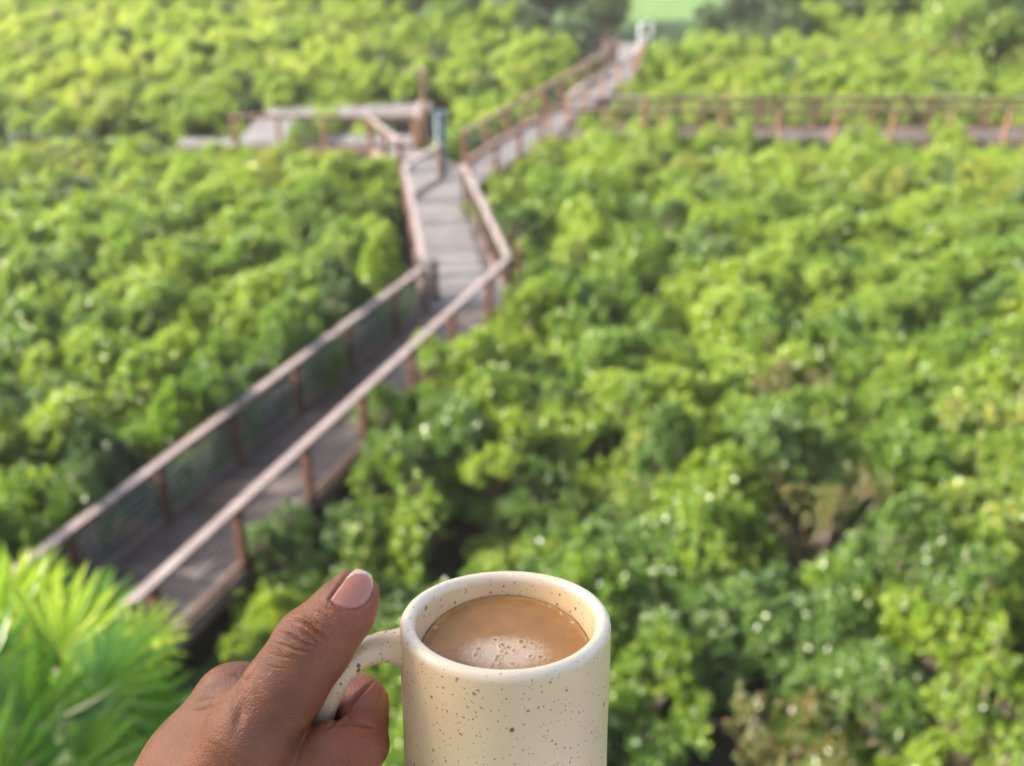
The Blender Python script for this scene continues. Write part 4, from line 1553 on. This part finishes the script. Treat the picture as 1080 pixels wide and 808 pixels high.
# ------------------------------------------------------------------ terrace of this view, and an unseen wing added to block the sun
bld = empty('shade_wing_and_terrace', (0, -3.0, 0), label='unseen pale building wing added to shade the hand, with the terrace of this view', cat='building')
def bb(name, c, sx, sy, sz, mat, parent):
    return MB().bar((c[0] - sx / 2, c[1], c[2]), (c[0] + sx / 2, c[1], c[2]), sy, sz, bev=0.01).build(name, M[mat], parent)


# (its own frame starts at y = -3)
bb('wall', (-19.0, -2.3, 10.0), 28, 11.6, 20.0, 'cream', bld)  # unseen wing, placed to keep the sun off hand and mug
bb('roof', (-19.0, -2.3, 20.2), 29, 12.4, 0.39, 'roof', bld)
bb('terrace_floor', (-0.9, 1.0, CAM.z - 1.65), 8.2, 4.0, 0.22, 'cream', bld)
bb('terrace_support', (-0.9, -0.6, (CAM.z - 1.77) / 2), 7.0, 0.6, CAM.z - 1.77, 'cream', bld)
bb('parapet', (-0.9, -0.93, CAM.z - 1.0), 8.1, 0.14, 1.08, 'cream', bld)

# ------------------------------------------------------------------ light, sky, camera
SUN_EL, SUN_AZ = R(32), R(-96)              # azimuth from +Y, negative = to the left
sd = Vector((math.sin(SUN_AZ) * math.cos(SUN_EL), math.cos(SUN_AZ) * math.cos(SUN_EL), math.sin(SUN_EL)))
sun = bpy.data.lights.new('sun', 'SUN')
sun.energy = 3.9
sun.angle = R(0.6)
sun.color = (1.0, 0.92, 0.76)
so = link(bpy.data.objects.new('sun', sun))
so.rotation_euler = sd.to_track_quat('Z', 'Y').to_euler()
so.location = (-20, 30, 40)

w = bpy.data.worlds.new('World')
scene.world = w
w.use_nodes = True
nt = w.node_tree
bg = nt.nodes['Background']
sky = nt.nodes.new('ShaderNodeTexSky')
sky.sky_type = 'NISHITA'
sky.sun_disc = False
sky.sun_elevation = SUN_EL
sky.sun_rotation = SUN_AZ
sky.air_density = 0.75
sky.dust_density = 6.0
sky.ozone_density = 0.3
nt.links.new(sky.outputs[0], bg.inputs['Color'])
bg.inputs['Strength'].default_value = 0.15

# thin warm air between the camera and the far scrub
hz = bpy.data.materials.new('haze_air')
hz.use_nodes = True
hn = hz.node_tree
hn.nodes.clear()
ho = hn.nodes.new('ShaderNodeOutputMaterial')
hv = hn.nodes.new('ShaderNodeVolumePrincipled')
hv.inputs['Color'].default_value = (0.95, 0.95, 0.90, 1)
hv.inputs['Density'].default_value = 0.00055
hv.inputs['Anisotropy'].default_value = 0.2
hn.links.new(hv.outputs[0], ho.inputs['Volume'])
x0, x1, y0, y1, z0, z1_ = -940, 940, -340, 1540, -1.0, 24.0
haze = obj_from('haze', [(x0, y0, z0), (x1, y0, z0), (x1, y1, z0), (x0, y1, z0), (x0, y0, z1_), (x1, y0, z1_), (x1, y1, z1_), (x0, y1, z1_)],
                [(0, 3, 2, 1), (4, 5, 6, 7), (0, 1, 5, 4), (1, 2, 6, 5), (2, 3, 7, 6), (3, 0, 4, 7)], hz)
tag(haze, kind='stuff')

cam = bpy.data.cameras.new('camera')
cam.sensor_width = 36.0
cam.lens = 36.0
cam.clip_start = 0.02
cam.clip_end = 3000
cam.dof.use_dof = True
cam.dof.focus_distance = D0 - 0.008
cam.dof.aperture_fstop = 9.2
cam.dof.aperture_blades = 0
co_ = link(bpy.data.objects.new('camera', cam))
co_.location = CAM
co_.rotation_euler = (PI / 2 - PITCH, 0, 0)
scene.camera = co_

scene.render.engine = 'CYCLES'
scene.cycles.max_bounces = 8
scene.cycles.diffuse_bounces = 4
scene.cycles.glossy_bounces = 3
scene.cycles.transmission_bounces = 6
scene.cycles.transparent_max_bounces = 6
scene.cycles.caustics_reflective = False
scene.cycles.caustics_refractive = False
scene.cycles.use_denoising = True
scene.cycles.use_adaptive_sampling = True
scene.cycles.adaptive_threshold = 0.006
vs = scene.view_settings
vs.view_transform = 'Standard'
vs.look = 'None'
vs.exposure = 2.1
vs.gamma = 1.0
